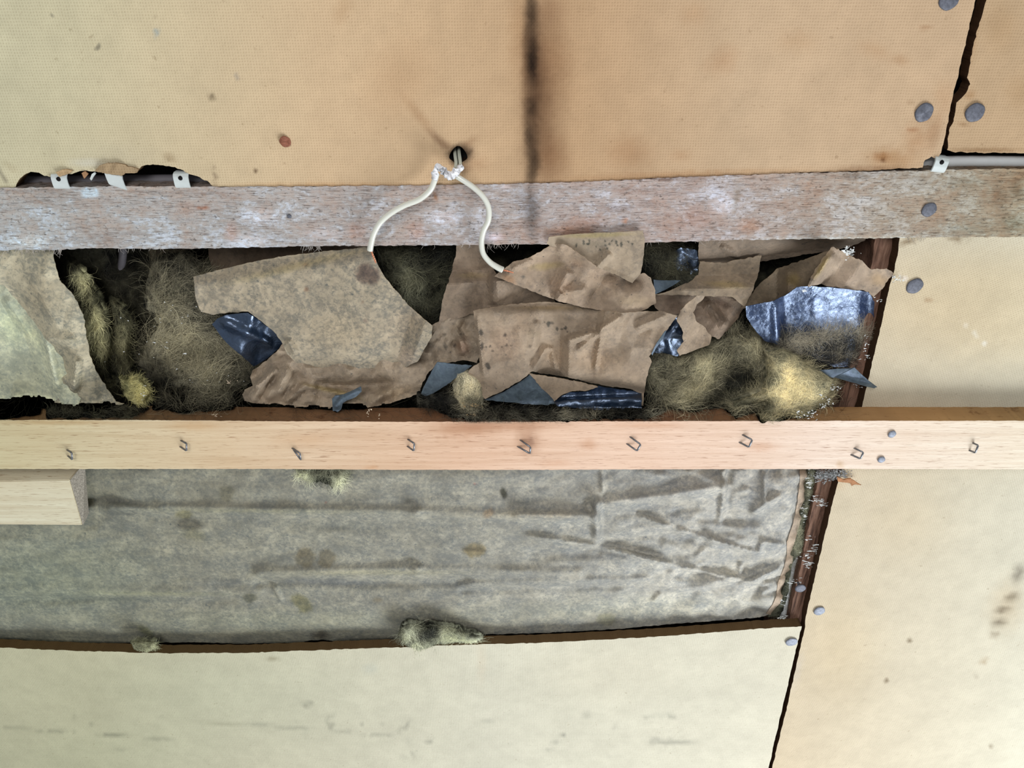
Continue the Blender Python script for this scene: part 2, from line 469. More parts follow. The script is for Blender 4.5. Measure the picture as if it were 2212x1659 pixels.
stA = [(1150, 200, 30, 300, 0, (.42, .38, .36), .6, .9), (1172, 300, 80, 190, -4, (.52, .44, .39), .65, 1), (1185, 150, 75, 220, 0, (.58, .50, .44), .6, 1), (1170, 200, 34, 230, -3, (.45, .38, .34), .6, .9), (1135, 150, 16, 200, 0, (.5, .42, .36), .6, 1), (1150, 120, 15, 60, 3, BK, .7, .8), (1140, 290, 13, 50, -3, BK, .6, .8), (1156, 350, 16, 40, 0, BK, .6, .8), (1148, 20, 18, 60, 0, BK, .6, .8), (1146, 60, 24, 150, 0, BK, .62, .9), (1150, 150, 17, 60, 0, BK, .75, .9), (1148, 232, 20, 34, 0, BK, .72, .9), (1150, 330, 22, 120, 0, BK, .62, .95), (1146, 382, 18, 34, 0, BK, .6, .9),
       (1150, 180, 32, 260, 0, (.50, .44, .42), .75, .95), (1185, 120, 75, 160, -8, (.68, .58, .52), .6, 1), (1185, 20, 70, 60, 0, (.60, .52, .48), .6, 1), (1190, 340, 60, 80, 0, (.66, .55, .48), .7, 1), (1120, 60, 36, 200, 0, (.75, .66, .58), .6, 1),
       (990, 335, 34, 32, 0, (.10, .09, .08), .95, .6), (955, 308, 62, 13, 40, (.40, .33, .30), .75, .9), (905, 250, 85, 17, 52, (.72, .62, .55), .6, 1), (1012, 330, 28, 26, 0, (.35, .3, .3), .7, .9), (1010, 310, 44, 12, -30, (.6, .5, .45), .6, 1), (1000, 365, 26, 16, 0, (.35, .28, .25), .6, .9), (1030, 355, 40, 26, 0, (.7, .6, .55), .5, 1),
       (338, 71, 9, 13, 10, (.62, .80, 1.1), .85, .5), (357, 69, 5, 5, 0, (1.3, 1.2, 1.1), .8, .6), (358, 70, 2.6, 2.6, 0, (.15, .1, .1), 1, .5), (332, 36, 3.2, 3, 0, (.3, .25, .22), .9, .6),
       (512, 165, 6, 14, 0, (.68, .72, .85), .85, .6), (458, 209, 8, 7, 30, (.36, .34, .32), .9, .5), (450, 181, 4, 3, 0, (.7, .65, .6), .7, .6), (612, 298, 14, 10, 40, (.45, .38, .33), .8, .8),
       (553, 371, 4, 4, 0, (.2, .15, .12), .9, .6), (463, 378, 4, 28, -9, (.55, .52, .52), .85, .5), (8, 380, 5, 34, -32, (.45, .44, .46), .8, .6), (22, 360, 30, 10, 35, (.75, .7, .65), .5, .8), (366, 340, 24, 12, 30, (.66, .60, .55), .75, .8), (190, 352, 60, 14, 0, (1.12, 1.2, 1.45), .7, .9),
       (740, 20, 30, 60, 20, (.85, .78, .72), .6, 1), (860, 170, 120, 160, 30, (.90, .82, .76), .55, 1), (1930, 345, 90, 40, 0, (.70, .55, .40), .7, 1), (1905, 338, 28, 16, 0, (.66, .46, .28), .7, .8), (1908, 345, 8, 10, 0, (.35, .25, .18), .8, .8),
       (1985, 300, 50, 50, 0, (.78, .62, .50), .6, 1), (1970, 280, 18, 8, 0, (.7, .5, .4), .7, .8), (2020, 280, 22, 60, 12, (.70, .58, .50), .7, 1), (1996, 250, 24, 24, 0, (.62, .48, .38), .7, .7), (1967, 220, 5, 9, 30, (.5, .4, .3), .8, .7),
       (2000, 60, 20, 7, -10, (.7, .58, .5), .7, .8), (1945, 130, 30, 18, 0, (.78, .66, .56), .6, 1), (2040, 215, 40, 60, 0, (.86, .74, .64), .5, 1), (1360, 330, 80, 60, 10, (.74, .62, .54), .6, 1), (1470, 335, 34, 22, 0, (.8, .68, .6), .5, 1), (1475, 340, 3.4, 3.4, 0, (.25, .2, .18), .9, .5),
       (1560, 130, 60, 40, -30, (.86, .74, .66), .6, 1), (1720, 90, 70, 40, 0, (.88, .8, .72), .5, 1), (1890, 110, 60, 30, 20, (.86, .76, .68), .5, 1), (1500, 30, 50, 40, 0, (.88, .78, .7), .5, 1),
       (1500, 378, 400, 14, -2, (.72, .56, .42), .6, .9), (1870, 366, 130, 9, -2, (.45, .34, .26), .75, .8), (700, 400, 300, 10, 0, (.85, .68, .52), .55, .9), (250, 345, 150, 60, 0, (.92, .94, 1.0), .5, 1)]
boardA = sheet('fibreboard_panel', A_out, flat(.0005, 3), TH, MB_TOP, 8.5, 1.6, 1, [hole], lambda u, v: stain_tint(u, v, hueA(u), stA), ceiling, edge_tint=(.16, .11, .08))
# --- upper right board
B_out = [(2330, -560), (3300, -560), (3600, 334), (2212, 331), (2120, 330), (2058, 328), (2046, 324), (2047, 300), (2052, 275), (2060, 262), (2064, 240), (2066, 222), (2086, 202), (2096, 182), (2089, 168), (2096, 130), (2106, 85), (2118, 44), (2131, 0)]
stB = [(2095, 205, 20, 14, -30, (.75, .62, .5), .7, .8), (2106, 242, 22, 22, 0, (.8, .66, .55), .6, .8), (2085, 268, 30, 6, -10, (.6, .5, .42), .7, .8), (2130, 325, 120, 8, 0, (.5, .4, .3), .7, .8), (2160, 60, 60, 80, 0, (.92, .86, .78), .6, 1), (2200, 200, 50, 60, 0, (.86, .8, .72), .6, 1), (2090, 110, 22, 120, 16, (.78, .68, .58), .6, .9)]
boardB = sheet('fibreboard_panel', B_out, flat(.0004, 8), TH, MB_TOP, 9, 2.2, 4, (), lambda u, v: stain_tint(u, v, hueA(u) * np.array([.90, .89, .85]), stB), ceiling, edge_tint=(.14, .10, .08))
# --- right board running down under both battens
C_out = [(1952, 430), (3700, 430), (5200, 2300), (1560, 2300), (1668, 1659), (1697, 1540), (1738, 1360), (1741, 1330), (1768, 1215), (1790, 1120), (1813, 1030), (1838, 950), (1862, 880), (1880, 800), (1903, 705), (1921, 620), (1931, 588), (1940, 545)]
stC = [(2200, 660, 520, 210, 0, (1.0, .91, .79), 1.0, .8), (1975, 617, 22, 18, 0, (.7, .6, .5), .5, .9), (2005, 648, 16, 5, 20, (.6, .45, .35), .6, .8), (2085, 703, 20, 3, 32, (1.25, 1.35, 1.6), .8, .8), (2105, 722, 12, 4, 45, (1.25, 1.4, 1.7), .7, .8), (2130, 744, 13, 5, 42, (1.3, 1.45, 1.8), .9, .7),
       (1952, 600, 22, 5, 25, (1.3, 1.4, 1.8), .8, .8), (2070, 518, 36, 6, 2, (.35, .27, .2), .85, .8), (1960, 522, 34, 10, -20, (.35, .27, .2), .8, .9), (1800, 1050, 40, 14, 0, (.8, .6, .4), .4, 1),
       (2200, 1240, 22, 34, 22, (.30, .28, .27), .8, .95), (2185, 1290, 26, 13, -20, (.36, .33, .30), .8, .95), (2166, 1318, 28, 12, -15, (.34, .31, .28), .8, .95), (2158, 1345, 28, 13, -10, (.32, .29, .26), .85, .95), (2148, 1370, 18, 8, -15, (.42, .36, .31), .8, .9), (2126, 1428, 15, 8, -20, (.66, .56, .46), .8, .9), (2108, 1460, 12, 9, 0, (.70, .68, .66), .8, .9), (2175, 1310, 60, 90, 15, (.84, .72, .6), .6, 1),
       (1915, 1470, 2.8, 2.5, 0, (.4, .35, .3), 1, .5), (1965, 1385, 2.6, 2.4, 0, (.4, .35, .3), 1, .5), (2140, 1614, 5, 3, -30, (.5, .45, .4), .9, .6), (1852, 1325, 3, 3, 0, (.5, .4, .3), .9, .6), (1722, 1450, 12, 60, 14, (.92, .98, 1.15), .6, .9), (1820, 1400, 130, 200, 0, (1.0, .95, .86), .6, 1), (1960, 1120, 150, 150, 0, (1.0, .94, .86), .5, 1), ]
boardC = sheet('fibreboard_panel', C_out, flat(.0005, 12), TH, mat_board('fibreboard_straw', (.60, .51, .365), .5), 9, 1.3, 7, (), lambda u, v: stain_tint(u, v, hueC(u), stC), ceiling, edge_tint=(.10, .06, .04))
# --- lower left board
D_out = [(-900, 1384), (-60, 1396), (0, 1399), (160, 1406), (360, 1411), (540, 1410), (700, 1404), (840, 1399), (1000, 1393), (1150, 1389), (1300, 1382), (1450, 1373), (1590, 1362), (1690, 1355), (1732, 1353), (1727, 1372), (1712, 1436), (1690, 1530), (1660, 1659), (1520, 2300), (-1200, 2300)]
G = (.70, .71, .72); G2 = (.52, .53, .54)
stD = [(1455, 1603, 68, 9, 0, G2, .7, .7), (1410, 1601, 10, 8, 0, G, .6, .8), (480, 1563, 75, 8, 4, (.72, .72, .70), .7, .8), (560, 1566, 50, 7, 3, G, .7, .8), (640, 1573, 90, 4, 3, G, .7, .8), (800, 1586, 130, 4, 5, G, .7, .8), (715, 1568, 13, 8, 10, G2, .8, .8), (665, 1521, 18, 7, -5, G2, .8, .7), (712, 1550, 18, 6, -45, G, .8, .8), (822, 1561, 7, 5, 0, G2, .8, .7), (780, 1564, 7, 5, 0, G, .8, .7), (872, 1572, 20, 5, -45, G2, .8, .7), (885, 1560, 6, 5, 0, G2, .8, .7), (912, 1560, 8, 4, 0, G2, .8, .7), (928, 1600, 12, 6, -30, G2, .8, .7), (885, 1600, 14, 6, 0, G, .8, .7), (893, 1631, 10, 5, 0, G2, .9, .7), (872, 1638, 10, 4, 0, G, .8, .7),
       (240, 1587, 60, 5, 3, G2, .75, .8), (120, 1580, 120, 4, 4, G, .75, .8), (20, 1570, 60, 4, 3, G, .7, .8), (340, 1596, 50, 4, 2, G, .7, .8), (160, 1546, 8, 4, 0, G2, .8, .7), (343, 1547, 7, 4, 0, G2, .7, .7), (590, 1421, 26, 5, -4, (.66, .62, .56), .8, .8), (200, 1562, 7, 4, 0, G2, .7, .7), (260, 1620, 26, 12, 0, G, .5, 1), (470, 1528, 16, 3, 0, G2, .7, .8), (800, 1445, 30, 18, 0, (.86, .90, .96), .7, 1),
       (1217, 1587, 12, 5, -30, G2, .8, .8), (1200, 1604, 14, 4, 0, G, .8, .8), (1180, 1620, 20, 5, -10, G, .7, .9), (1430, 1545, 46, 12, 0, (.86, .88, .88), .7, 1), (1270, 1545, 16, 8, 0, G, .7, 1), (1400, 1550, 20, 5, 0, G, .7, .9), (1450, 1546, 16, 6, 15, G2, .7, .9), (1420, 1596, 26, 6, 10, G, .8, .9), (1330, 1570, 9, 9, 0, G, .7, .9), (1315, 1632, 14, 6, 0, G, .7, 1), (1435, 1438, 2.5, 4, -20, (.4, .4, .36), .9, .6), (1044, 1556, 8, 7, 0, G, .7, .9), (1060, 1556, 12, 6, 0, G, .7, .9),
       (1040, 1430, 16, 80, 0, (1.0, .95, .92), .8, 1), (400, 1500, 560, 200, 0, (.90, .95, .94), .6, 1), (200, 1640, 400, 120, 0, (.92, .97, .95), .6, 1), (1300, 1450, 260, 120, 0, (1.02, 1.0, .98), .6, 1)]
boardD = sheet('fibreboard_panel', D_out, flat(.0005, 21), TH, MB_LOW, 9, 1.3, 11, (), lambda u, v: stain_tint(u, v, hueD(u), stD), ceiling, edge_tint=(.20, .13, .075))
# roof deck closing the cavity from above
dv, df = prism8([(-2.2, -1.2, H + .12), (-2.2, 2.6, H + .12), (2.6, 2.6, H + .12), (2.6, -1.2, H + .12)], [(-2.2, -1.2, H + .14), (-2.2, 2.6, H + .14), (2.6, 2.6, H + .14), (2.6, -1.2, H + .14)])
new_obj('roof_deck', dv, df, M_DECK, ceiling, False)

# --- timbers
def stronger(l):
    return [t[:5] + (tuple(x * 1.22 for x in t[5]) if t[5][2] > 1.25 else t[5],) + t[6:] for t in l]

def strip_timber(name, near, far, z0, z1, mat, tintf, parent=None, rough=.8, seed=0, et=None):
    return sheet(name, near + far[::-1], z0, z1 - z0, mat, 7, rough, seed, (), tintf, parent, edge_tint=et, win=(-60, -60, 2272, 1720))

near = [(-700, 410), (0, 406), (250, 402), (500, 404), (760, 402), (1000, 399), (1150, 396), (1300, 391), (1430, 385), (1560, 380), (1700, 375), (1870, 371), (2030, 367), (2212, 364), (3000, 352)]
far = [(-700, 546), (0, 541), (60, 539), (110, 540), (200, 536), (310, 538), (420, 537), (560, 534), (700, 531), (830, 531), (1000, 529), (1190, 527), (1390, 525), (1560, 519), (1800, 516), (2000, 513), (2212, 511), (3000, 498)]
stW = [(1150, 470, 26, 70, 0, (.25, .24, .23), .75, .9), (1140, 430, 50, 60, 0, (.5, .47, .45), .6, 1), (1145, 420, 6, 40, 0, (.4, .38, .36), .5, .8), (195, 418, 24, 15, 5, (1.05, 1.35, 1.6), .95, .4), (1560, 440, 40, 36, 0, (1.25, 1.38, 1.55), .85, .8), (1530, 415, 60, 20, 0, (1.1, 1.2, 1.3), .7, .9), (1065, 512, 30, 14, 0, (1.5, 1.6, 1.9), .9, .8), (1090, 405, 20, 10, 0, (1.3, 1.35, 1.5), .7, .9), (540, 520, 60, 22, 0, (1.25, 1.35, 1.5), .85, .8), (560, 470, 70, 26, 0, (1.2, 1.25, 1.35), .7, .9), (60, 522, 70, 20, 0, (1.25, 1.35, 1.4), .8, .9), (960, 470, 60, 24, 0, (1.25, 1.32, 1.45), .8, .9), (700, 506, 60, 22, 0, (1.15, 1.2, 1.3), .6, .9),
       (1240, 500, 80, 24, 0, (.85, .62, .48), .75, .9), (1260, 505, 70, 16, 0, (.55, .42, .36), .7, .9), (1270, 480, 60, 20, 0, (.95, .75, .65), .8, .9), (1350, 477, 8, 6, -20, (1.3, .8, .55), .8, .6), (1620, 488, 40, 22, 0, (.95, .68, .52), .8, .8), (440, 447, 22, 4, -5, (.9, .45, .28), .9, .6), (400, 450, 30, 24, 0, (.95, .75, .65), .6, .9), (500, 500, 20, 30, 0, (1.1, .8, .68), .7, .8), (900, 500, 30, 30, 0, (1.1, .8, .68), .7, .8), (770, 500, 26, 28, 0, (1.1, .8, .68), .6, .8), (1500, 470, 50, 34, 0, (.95, .75, .66), .7, .9), (1700, 450, 60, 30, 0, (.9, .78, .7), .5, 1), (1900, 470, 60, 40, 0, (.85, .78, .68), .5, 1), (1850, 380, 50, 12, 0, (.45, .4, .36), .8, .9), (1330, 450, 60, 10, 0, (.5, .42, .38), .6, .9), (1400, 440, 30, 8, 0, (.5, .42, .38), .6, .9), (1440, 387, 90, 4, -4, (.35, .25, .2), .8, .7),
       (2080, 395, 60, 20, 0, (.78, .8, .78), .7, .9), (2160, 430, 30, 60, 0, (.65, .55, .48), .7, .9), (2195, 410, 20, 30, 0, (.45, .40, .34), .7, .9), (2110, 495, 120, 24, 0, (.82, .9, .92), .7, .9), (2190, 480, 40, 26, 0, (.55, .56, .5), .7, .9), (1960, 470, 30, 30, 0, (.8, .7, .6), .5, .9), (625, 467, 5, 4, 0, (.12, .1, .1), 1, .4), (340, 416, 30, 10, 0, (.7, .66, .62), .6, .9), (120, 415, 60, 12, 0, (.7, .66, .64), .7, .9), (1800, 517, 260, 7, -1, (1.25, 1.4, 1.45), .85, .7), (940, 425, 6, 10, -30, (.7, .4, .2), .9, .6), (1590, 430, 10, 60, 10, (.7, .68, .6), .6, .9)]
batten1 = strip_timber('batten', near, far, -.0008, .020, MW_OLD, lambda u, v: stain_tint(u, v, np.stack([np.interp(u, [0, 1500, 2212], [1.04, 1.08, .84]), np.interp(u, [0, 1500, 2212], [1.12, .98, .76]), np.interp(u, [0, 1500, 2212], [1.14, .96, .55])], -1), stronger(stW)), None, 1.5, 31, et=(.5, .45, .42))
tag(batten1, 'old grey whitewashed timber batten set flush between the upper boards', 'batten')

near2 = [(-700, 909), (0, 907), (300, 907), (600, 910), (900, 911), (1106, 911), (1400, 910), (1800, 909), (2212, 909), (3000, 910)]
far2 = [(-700, 1014), (0, 1013), (300, 1013), (600, 1013), (900, 1015), (1106, 1015), (1400, 1014), (1800, 1013), (2212, 1014), (3000, 1014)]
st2 = [(1000, 930, 120, 30, 0, (.72, .58, .48), .7, .9), (1140, 950, 40, 50, 0, (.62, .50, .42), .7, .9), (1145, 955, 12, 20, 0, (.35, .28, .25), .6, .9), (1270, 960, 30, 20, 0, (.75, .58, .46), .6, .9), (1080, 920, 200, 16, 0, (.70, .56, .46), .7, .9), (1400, 918, 120, 10, 0, (.82, .66, .54), .6, .9), (1640, 965, 60, 18, 0, (.82, .66, .55), .6, .9), (130, 912, 220, 10, 0, (.8, .66, .52), .7, .9), (420, 920, 90, 14, 0, (.88, .74, .60), .6, .9), (800, 1008, 20, 5, 0, (.85, .58, .35), .7, .8), (1276, 1007, 4, 4, 0, (.25, .2, .2), .9, .6), (1815, 1003, 14, 12, 0, (.72, .60, .42), .7, .9), (1200, 1000, 60, 12, 0, (.85, .7, .6), .5, 1), (660, 950, 100, 24, 0, (.92, .8, .7), .6, 1)]
def t2(u, v):
    xs = [-100, 150, 500, 1000, 1400, 1750, 2212]
    b = np.stack([np.interp(u, xs, [.86, .92, 1.0, 1.08, 1.12, 1.14, 1.10]), np.interp(u, xs, [.98, 1.0, .98, .93, 1.0, 1.14, 1.22]), np.interp(u, xs, [.84, .90, .92, .93, 1.05, 1.30, 1.36])], -1)
    return stain_tint(u, v, b, st2)
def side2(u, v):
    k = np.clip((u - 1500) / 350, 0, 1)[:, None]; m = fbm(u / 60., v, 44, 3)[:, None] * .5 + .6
    return (np.array([.34, .24, .17]) * (1 - k) + np.array([.62, .44, .24]) * k) * m  # side face darkened: grime at left, plus shade put into the tint
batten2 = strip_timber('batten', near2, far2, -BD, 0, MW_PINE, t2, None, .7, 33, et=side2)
tag(batten2, 'clean pale pine batten crossing under the boards, studded with a row of staples', 'batten')

blk_b = [W(-160, 1042, -.004), W(150, 1037, -.004), W(178, 1135, -.004), W(-160, 1133, -.004)]
blk_t = [W(-160, 1003, .013), W(181, 998, .013), W(190, 1108, .013), W(-160, 1096, .013)]
v8, f8 = prism8(blk_b, blk_t)
import bmesh
blk = new_obj('timber_block', v8, f8, MW_PINE, None, False, np.tile([1.0, 1.17, 1.20], (8, 1)))
bm = bmesh.new(); bm.from_mesh(blk.data); bmesh.ops.bevel(bm, geom=bm.edges[:], offset=.0007, segments=2, affect='EDGES'); bmesh.ops.recalc_face_normals(bm, faces=bm.faces); bm.to_mesh(blk.data); bm.free()
E4 = [np.array(p) + np.array([.0004, 0, 0]) for p in (blk_b[1], blk_b[2], blk_t[2], blk_t[1])]
v8, f8 = prism8(E4, [p + np.array([.0005, 0, 0]) for p in E4])
eg = new_obj('end_grain', v8, f8, plain('end_grain', (.30, .27, .22), .9, .1, 0, 700, .0004, .35).m, blk, False); eg['label'] = 'grey sawn end grain'
tag(blk, 'sawn pine block with end grain showing below the stapled batten at left', 'timber block')

# joist above the joint between the boards
jp = [(1905, 380), (2050, 380), (1960, 560), (1800, 1300), (1720, 1800), (1600, 1800), (1640, 1600), (1703, 1345), (1712, 1300), (1735, 1200), (1738, 1175), (1752, 1110), (1772, 1015), (1845, 760), (1872, 640), (1890, 520)]
joist = sheet('joist', jp, TH + .0005, .06, MW_JOIST, 10, 1.5, 41, win=(-60, -60, 2272, 1800))
tag(joist, 'dark brown rough joist showing along the edge of the right board', 'joist')

# ---------------------------------------------------------------- nails
def disc_nail(name, u, v, r_px, z, mat, parent, flat_r=1.0, tilt=0.0, dent=False):
    c = W(u, v, z); d = float(np.linalg.norm(c - np.array([0, 0, ZC]))); r = r_px * d / F_PX * 1.05
    th = .0006; seg = 20; vs = []; fs = []
    rings = [(0.0, -1.3), (.55, -1.25), (.88, -1.0), (1.0, -.4), (1.0, .6), (.35, .8), (.30, 8)]
    for (rr, zz) in rings:
        for k in range(seg):
            a = 2 * math.pi * k / seg; w = 1 + .025 * math.sin(2 * a + u) + .025 * math.sin(5 * a + v)
            zo = zz * th + (.4 * tilt * rr * r * math.cos(a - 1.0) if zz < 1 else 0)
            if dent and rr < .6: zo += .0008 * math.cos(a)
            vs.append(c + np.array([rr * r * w * math.cos(a), rr * r * w * math.sin(a) * flat_r, zo]))
    for i in range(len(rings) - 1):
        for k in range(seg): fs.append((i * seg + k, i * seg + (k + 1) % seg, (i + 1) * seg + (k + 1) % seg, (i + 1) * seg + k))
    o = new_obj(name, vs, fs, mat, parent); return o
disc_nail('nail', 2050, 0, 16, -.0006, M_NAIL, boardA, 1, .1)
disc_nail('nail', 1996, 243, 16, -.0006, M_NAIL, boardA, 1, .15, True)
n_ = disc_nail('nail', 616, 306, 10.5, -.0008, M_RUST, boardA, 1, .25, True); n_['label'] = 'rusty red brown nail head'
disc_nail('nail', 2106, 243, 16, -.0006, M_NAIL, boardB, 1, .1)
disc_nail('nail', 2007, 453, 13, -.0012, M_NAIL, batten1, 1, .05)
disc_nail('nail', 625, 467, 4, -.0012, M_NAIL, batten1, 1, .05)
disc_nail('nail', 1976, 618, 15, -.0006, M_NAIL, boardC, 1, .12)
disc_nail('nail', 1770, 1320, 10.5, -.0008, M_NAIL_B, boardC, 1, .05)
disc_nail('nail', 1710, 1387, 11, -.0008, M_NAIL_B, boardD, 1, .2)
disc_nail('nail', 1927, 938, 7.5, -BD - .0008, M_NAIL_B, batten2, 1, .1)
disc_nail('nail', 1904, 993, 7, -BD - .0008, M_NAIL_B, batten2, 1, .1)
nj = disc_nail('nail', 1729, 1271, 10, .0035, M_NAIL, joist, 1, .05)
a_, b_ = W(1729, 1271, .0035), None
tv, tf = tube([a_, a_ + np.array([0, 0, .012])], .0013, 8)
new_obj('nail_shank', tv, tf, M_NAIL, nj)

# ---------------------------------------------------------------- staples in the pine batten
zb = -BD
def staple(a0, a1, c0, c1, h=.0045):
    """a0,a1 holes; c0,c1 crown corners (pixels)"""
    A0, A1 = W(*a0, zb + .0008), W(*a1, zb + .0008); C0, C1 = W(*c0, zb - h), W(*c1, zb - h)
    P = [A0, A0 * .1 + C0 * .9, C0 * .93 + C1 * .07, C0 * .07 + C1 * .93, A1 * .1 + C1 * .9, A1]
    v, f = tube(P, .00078, 6); new_obj('staple', v, f, M_STAPLE, batten2)
staple((144, 971), (146, 984), (155, 978), (156, 993))
staple((390, 951), (388, 964), (403, 958), (403, 974))
staple((630, 967), (633, 970), (648, 979), (650, 994))
staple((880, 948), (879, 963), (895, 958), (894, 974))
staple((1122, 949), (1116, 963), (1146, 966), (1145, 980))
staple((1359, 942), (1352, 957), (1384, 960), (1376, 974))
staple((1602, 938), (1595, 954), (1625, 950), (1618, 966))
staple((1843, 967), (1836, 981), (1865, 977), (1859, 991))
staple((2100, 956), (2092, 972), (2113, 962), (2107, 978))

# ================================================================ CAVITY FILL
def field(z0, gu=0, gv=0, uc=0, vc=0, cr=(), amp=.0015, sc=60., seed=0, ridg=.002, clampf=True, bowl=None, fac=None):
    def f(u, v):
        z = z0 + gu * (u - uc) + gv * (v - vc) + creases(u, v, cr)
        z = z + (fbm(u / sc, v / sc, seed, 3) - .5) * 2 * amp
        wu = u + (fbm(u / 90., v / 90., seed + 3, 2) - .5) * 60; wv = v + (fbm(u / 90., v / 90., seed + 4, 2) - .5) * 60
        z = z + np.abs(vn(wu / sc, wv / sc, seed + 7) - .5) * ridg
        fc = fac if fac is not None else (.0045 if ridg >= .002 else .0022)
        z = z + facets(u, v, sc * .9, seed * .37, .45) * fc + facets(u, v, sc * .4, seed * .61, .45) * fc * .35
        return front_of_batten(u, v, z) if clampf else z
    return f

def paper(label, outline, zf, tint=(1, 1, 1), st=(), mat=None, sp=4.6, rough=1.8, seed=0, et=(1.25, 1.2, 1.1), name='kraft_paper_piece', cat='paper', thick=.0005):
    o = sheet(name, outline, zf, thick, mat or MP, sp, rough, seed, (), lambda u, v: stain_tint(u, v, tint, st), None, edge_tint=et)
    o.data.set_sharp_from_angle(angle=math.radians(7))
    return tag(o, label, cat)

def fibres(parent, outline, zf, n, L, ang, colf, loft=(.000, .003), r=(.00003, .00007), seed=0, swirl=1.0, sc=70.):
    n = int(n * 2.4)
    rs = np.random.RandomState(seed); P = np.array(outline); x0, y0 = P.min(0); x1, y1 = P.max(0)
    u = rs.uniform(x0, x1, n * 6); v = rs.uniform(y0, y1, n * 6); ok = inside(u, v, outline); u, v = u[ok][:n], v[ok][:n]; n = len(u)
    K = 6; ln = L * rs.uniform(.4, 1.3, n); lo = rs.uniform(loft[0], loft[1], n); ph = rs.normal(0, .75, n); curl = rs.normal(0, .30, n)
    cap = P[:, 1].max() + 3 if P[:, 1].max() < 950 else 9999
    U = [u]; Vv = [v]; a0 = ang(u, v) if callable(ang) else np.full(n, float(ang))
    for k in range(K - 1):
        a = (ang(U[-1], Vv[-1]) if callable(ang) else a0) + swirl * (fbm(U[-1] / sc, Vv[-1] / sc, seed + 1, 3) - .5) * 7 + ph + curl * k
        U.append(U[-1] + np.cos(a) * ln / K); Vv.append(np.minimum(Vv[-1] + np.sin(a) * ln / K, cap))
    Z = []
    for k in range(K):
        arch = math.sin(math.pi * (k + .5) / K)
        Z.append(front_of_batten(U[k], Vv[k], zf(U[k], Vv[k]) - lo * (.35 + arch) ))
    pts = np.stack([W(U[k], Vv[k], Z[k]) for k in range(K)], 1)       # n,K,3
    T = np.gradient(pts, axis=1); T /= np.linalg.norm(T, axis=2, keepdims=True) + 1e-12
    N1 = np.cross(T, np.array([0, 0, 1.])); N1 /= np.linalg.norm(N1, axis=2, keepdims=True) + 1e-12; N2 = np.cross(T, N1)
    rr = rs.uniform(r[0], r[1], n)[:, None] * np.array([.5, .9, 1, 1, .8, .3])[None, :]
    ring = [pts + rr[..., None] * (math.cos(t) * N1 + math.sin(t) * N2) for t in (0, 2.094, 4.189)]
    Vt = np.stack(ring, 2).reshape(-1, 3)                              # index ((i*K)+k)*3+j
    base = (np.arange(n) * K * 3)[:, None, None]
    kk = (np.arange(K - 1) * 3)[None, :, None]; j = np.arange(3)[None, None, :]; j2 = (j + 1) % 3
    q = np.stack([base + kk + j, base + kk + j2, base + kk + 3 + j2, base + kk + 3 + j], -1).reshape(-1, 4)
    c = colf(u, v) * rs.uniform(.6, 1.3, n)[:, None]
    tn = np.repeat(c, K * 3, 0)
    o = new_obj('fibres', Vt, q, M_FIBRE, parent, False, tn, 'stuff')
    return o

def wool(label, outline, z0, edge, light, dark, mixf, nf=900, L=60, ang=0.0, seed=0, amp=.006, sc=45., loft=(.0, .0025), dome=.010, thick=.006, sp=4.5, zextra=None, swirl=1.0, rough=4, name='wool_tuft', cat='insulation', deep=False):
    P = np.array(outline, float); cen = P.mean(0)
    def edist(u, v):
        d = np.full(u.shape, 1e9)
        for i in range(len(outline)):
            x0, y0 = outline[i]; x1, y1 = outline[(i + 1) % len(outline)]
            d = np.minimum(d, seg_d(u, v, x0, y0, x1, y1)[0])
        return np.where(inside(u, v, outline), d, 0)
    def zf(u, v):
        e = np.clip(edist(u, v) / edge, 0, 1); e = np.sqrt(1 - (1 - e) ** 2)
        z = z0 - dome * e + (fbm(u / sc, v / sc, seed, 4) - .5) * 2 * amp
        if zextra is not None: z = z + zextra(u, v)
        return z if deep else front_of_batten(u, v, z)
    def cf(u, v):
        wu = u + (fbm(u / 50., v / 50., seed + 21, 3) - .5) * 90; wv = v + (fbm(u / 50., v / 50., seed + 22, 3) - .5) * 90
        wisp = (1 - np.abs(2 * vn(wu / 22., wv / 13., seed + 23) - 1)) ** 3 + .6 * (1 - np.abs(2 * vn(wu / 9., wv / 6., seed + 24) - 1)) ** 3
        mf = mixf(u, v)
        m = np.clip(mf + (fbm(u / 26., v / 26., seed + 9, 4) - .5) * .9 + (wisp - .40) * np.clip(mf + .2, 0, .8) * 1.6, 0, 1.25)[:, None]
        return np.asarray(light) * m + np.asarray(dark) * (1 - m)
    o = sheet(name, outline, zf, thick, M_WOOL, sp, rough, seed, (), cf, None)
    tag(o, label, cat)
    if nf: fibres(o, outline, zf, nf, L, ang, lambda u, v: cf(u, v) * np.array([1.15, 1.12, 1.0]), loft, seed=seed + 2, swirl=swirl)
    return o

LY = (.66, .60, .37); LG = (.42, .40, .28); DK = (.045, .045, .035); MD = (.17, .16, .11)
def spots(*lst):
    def f(u, v):
        m = np.full(u.shape, lst[0], float)
        for (cx, cy, rx, ry, a, k) in lst[1:]:
            t = math.radians(a); X = ((u - cx) * math.cos(t) + (v - cy) * math.sin(t)) / rx; Y = (-(u - cx) * math.sin(t) + (v - cy) * math.cos(t)) / ry
            m = m + k * np.exp(-(X * X + Y * Y))
        return m
    return f

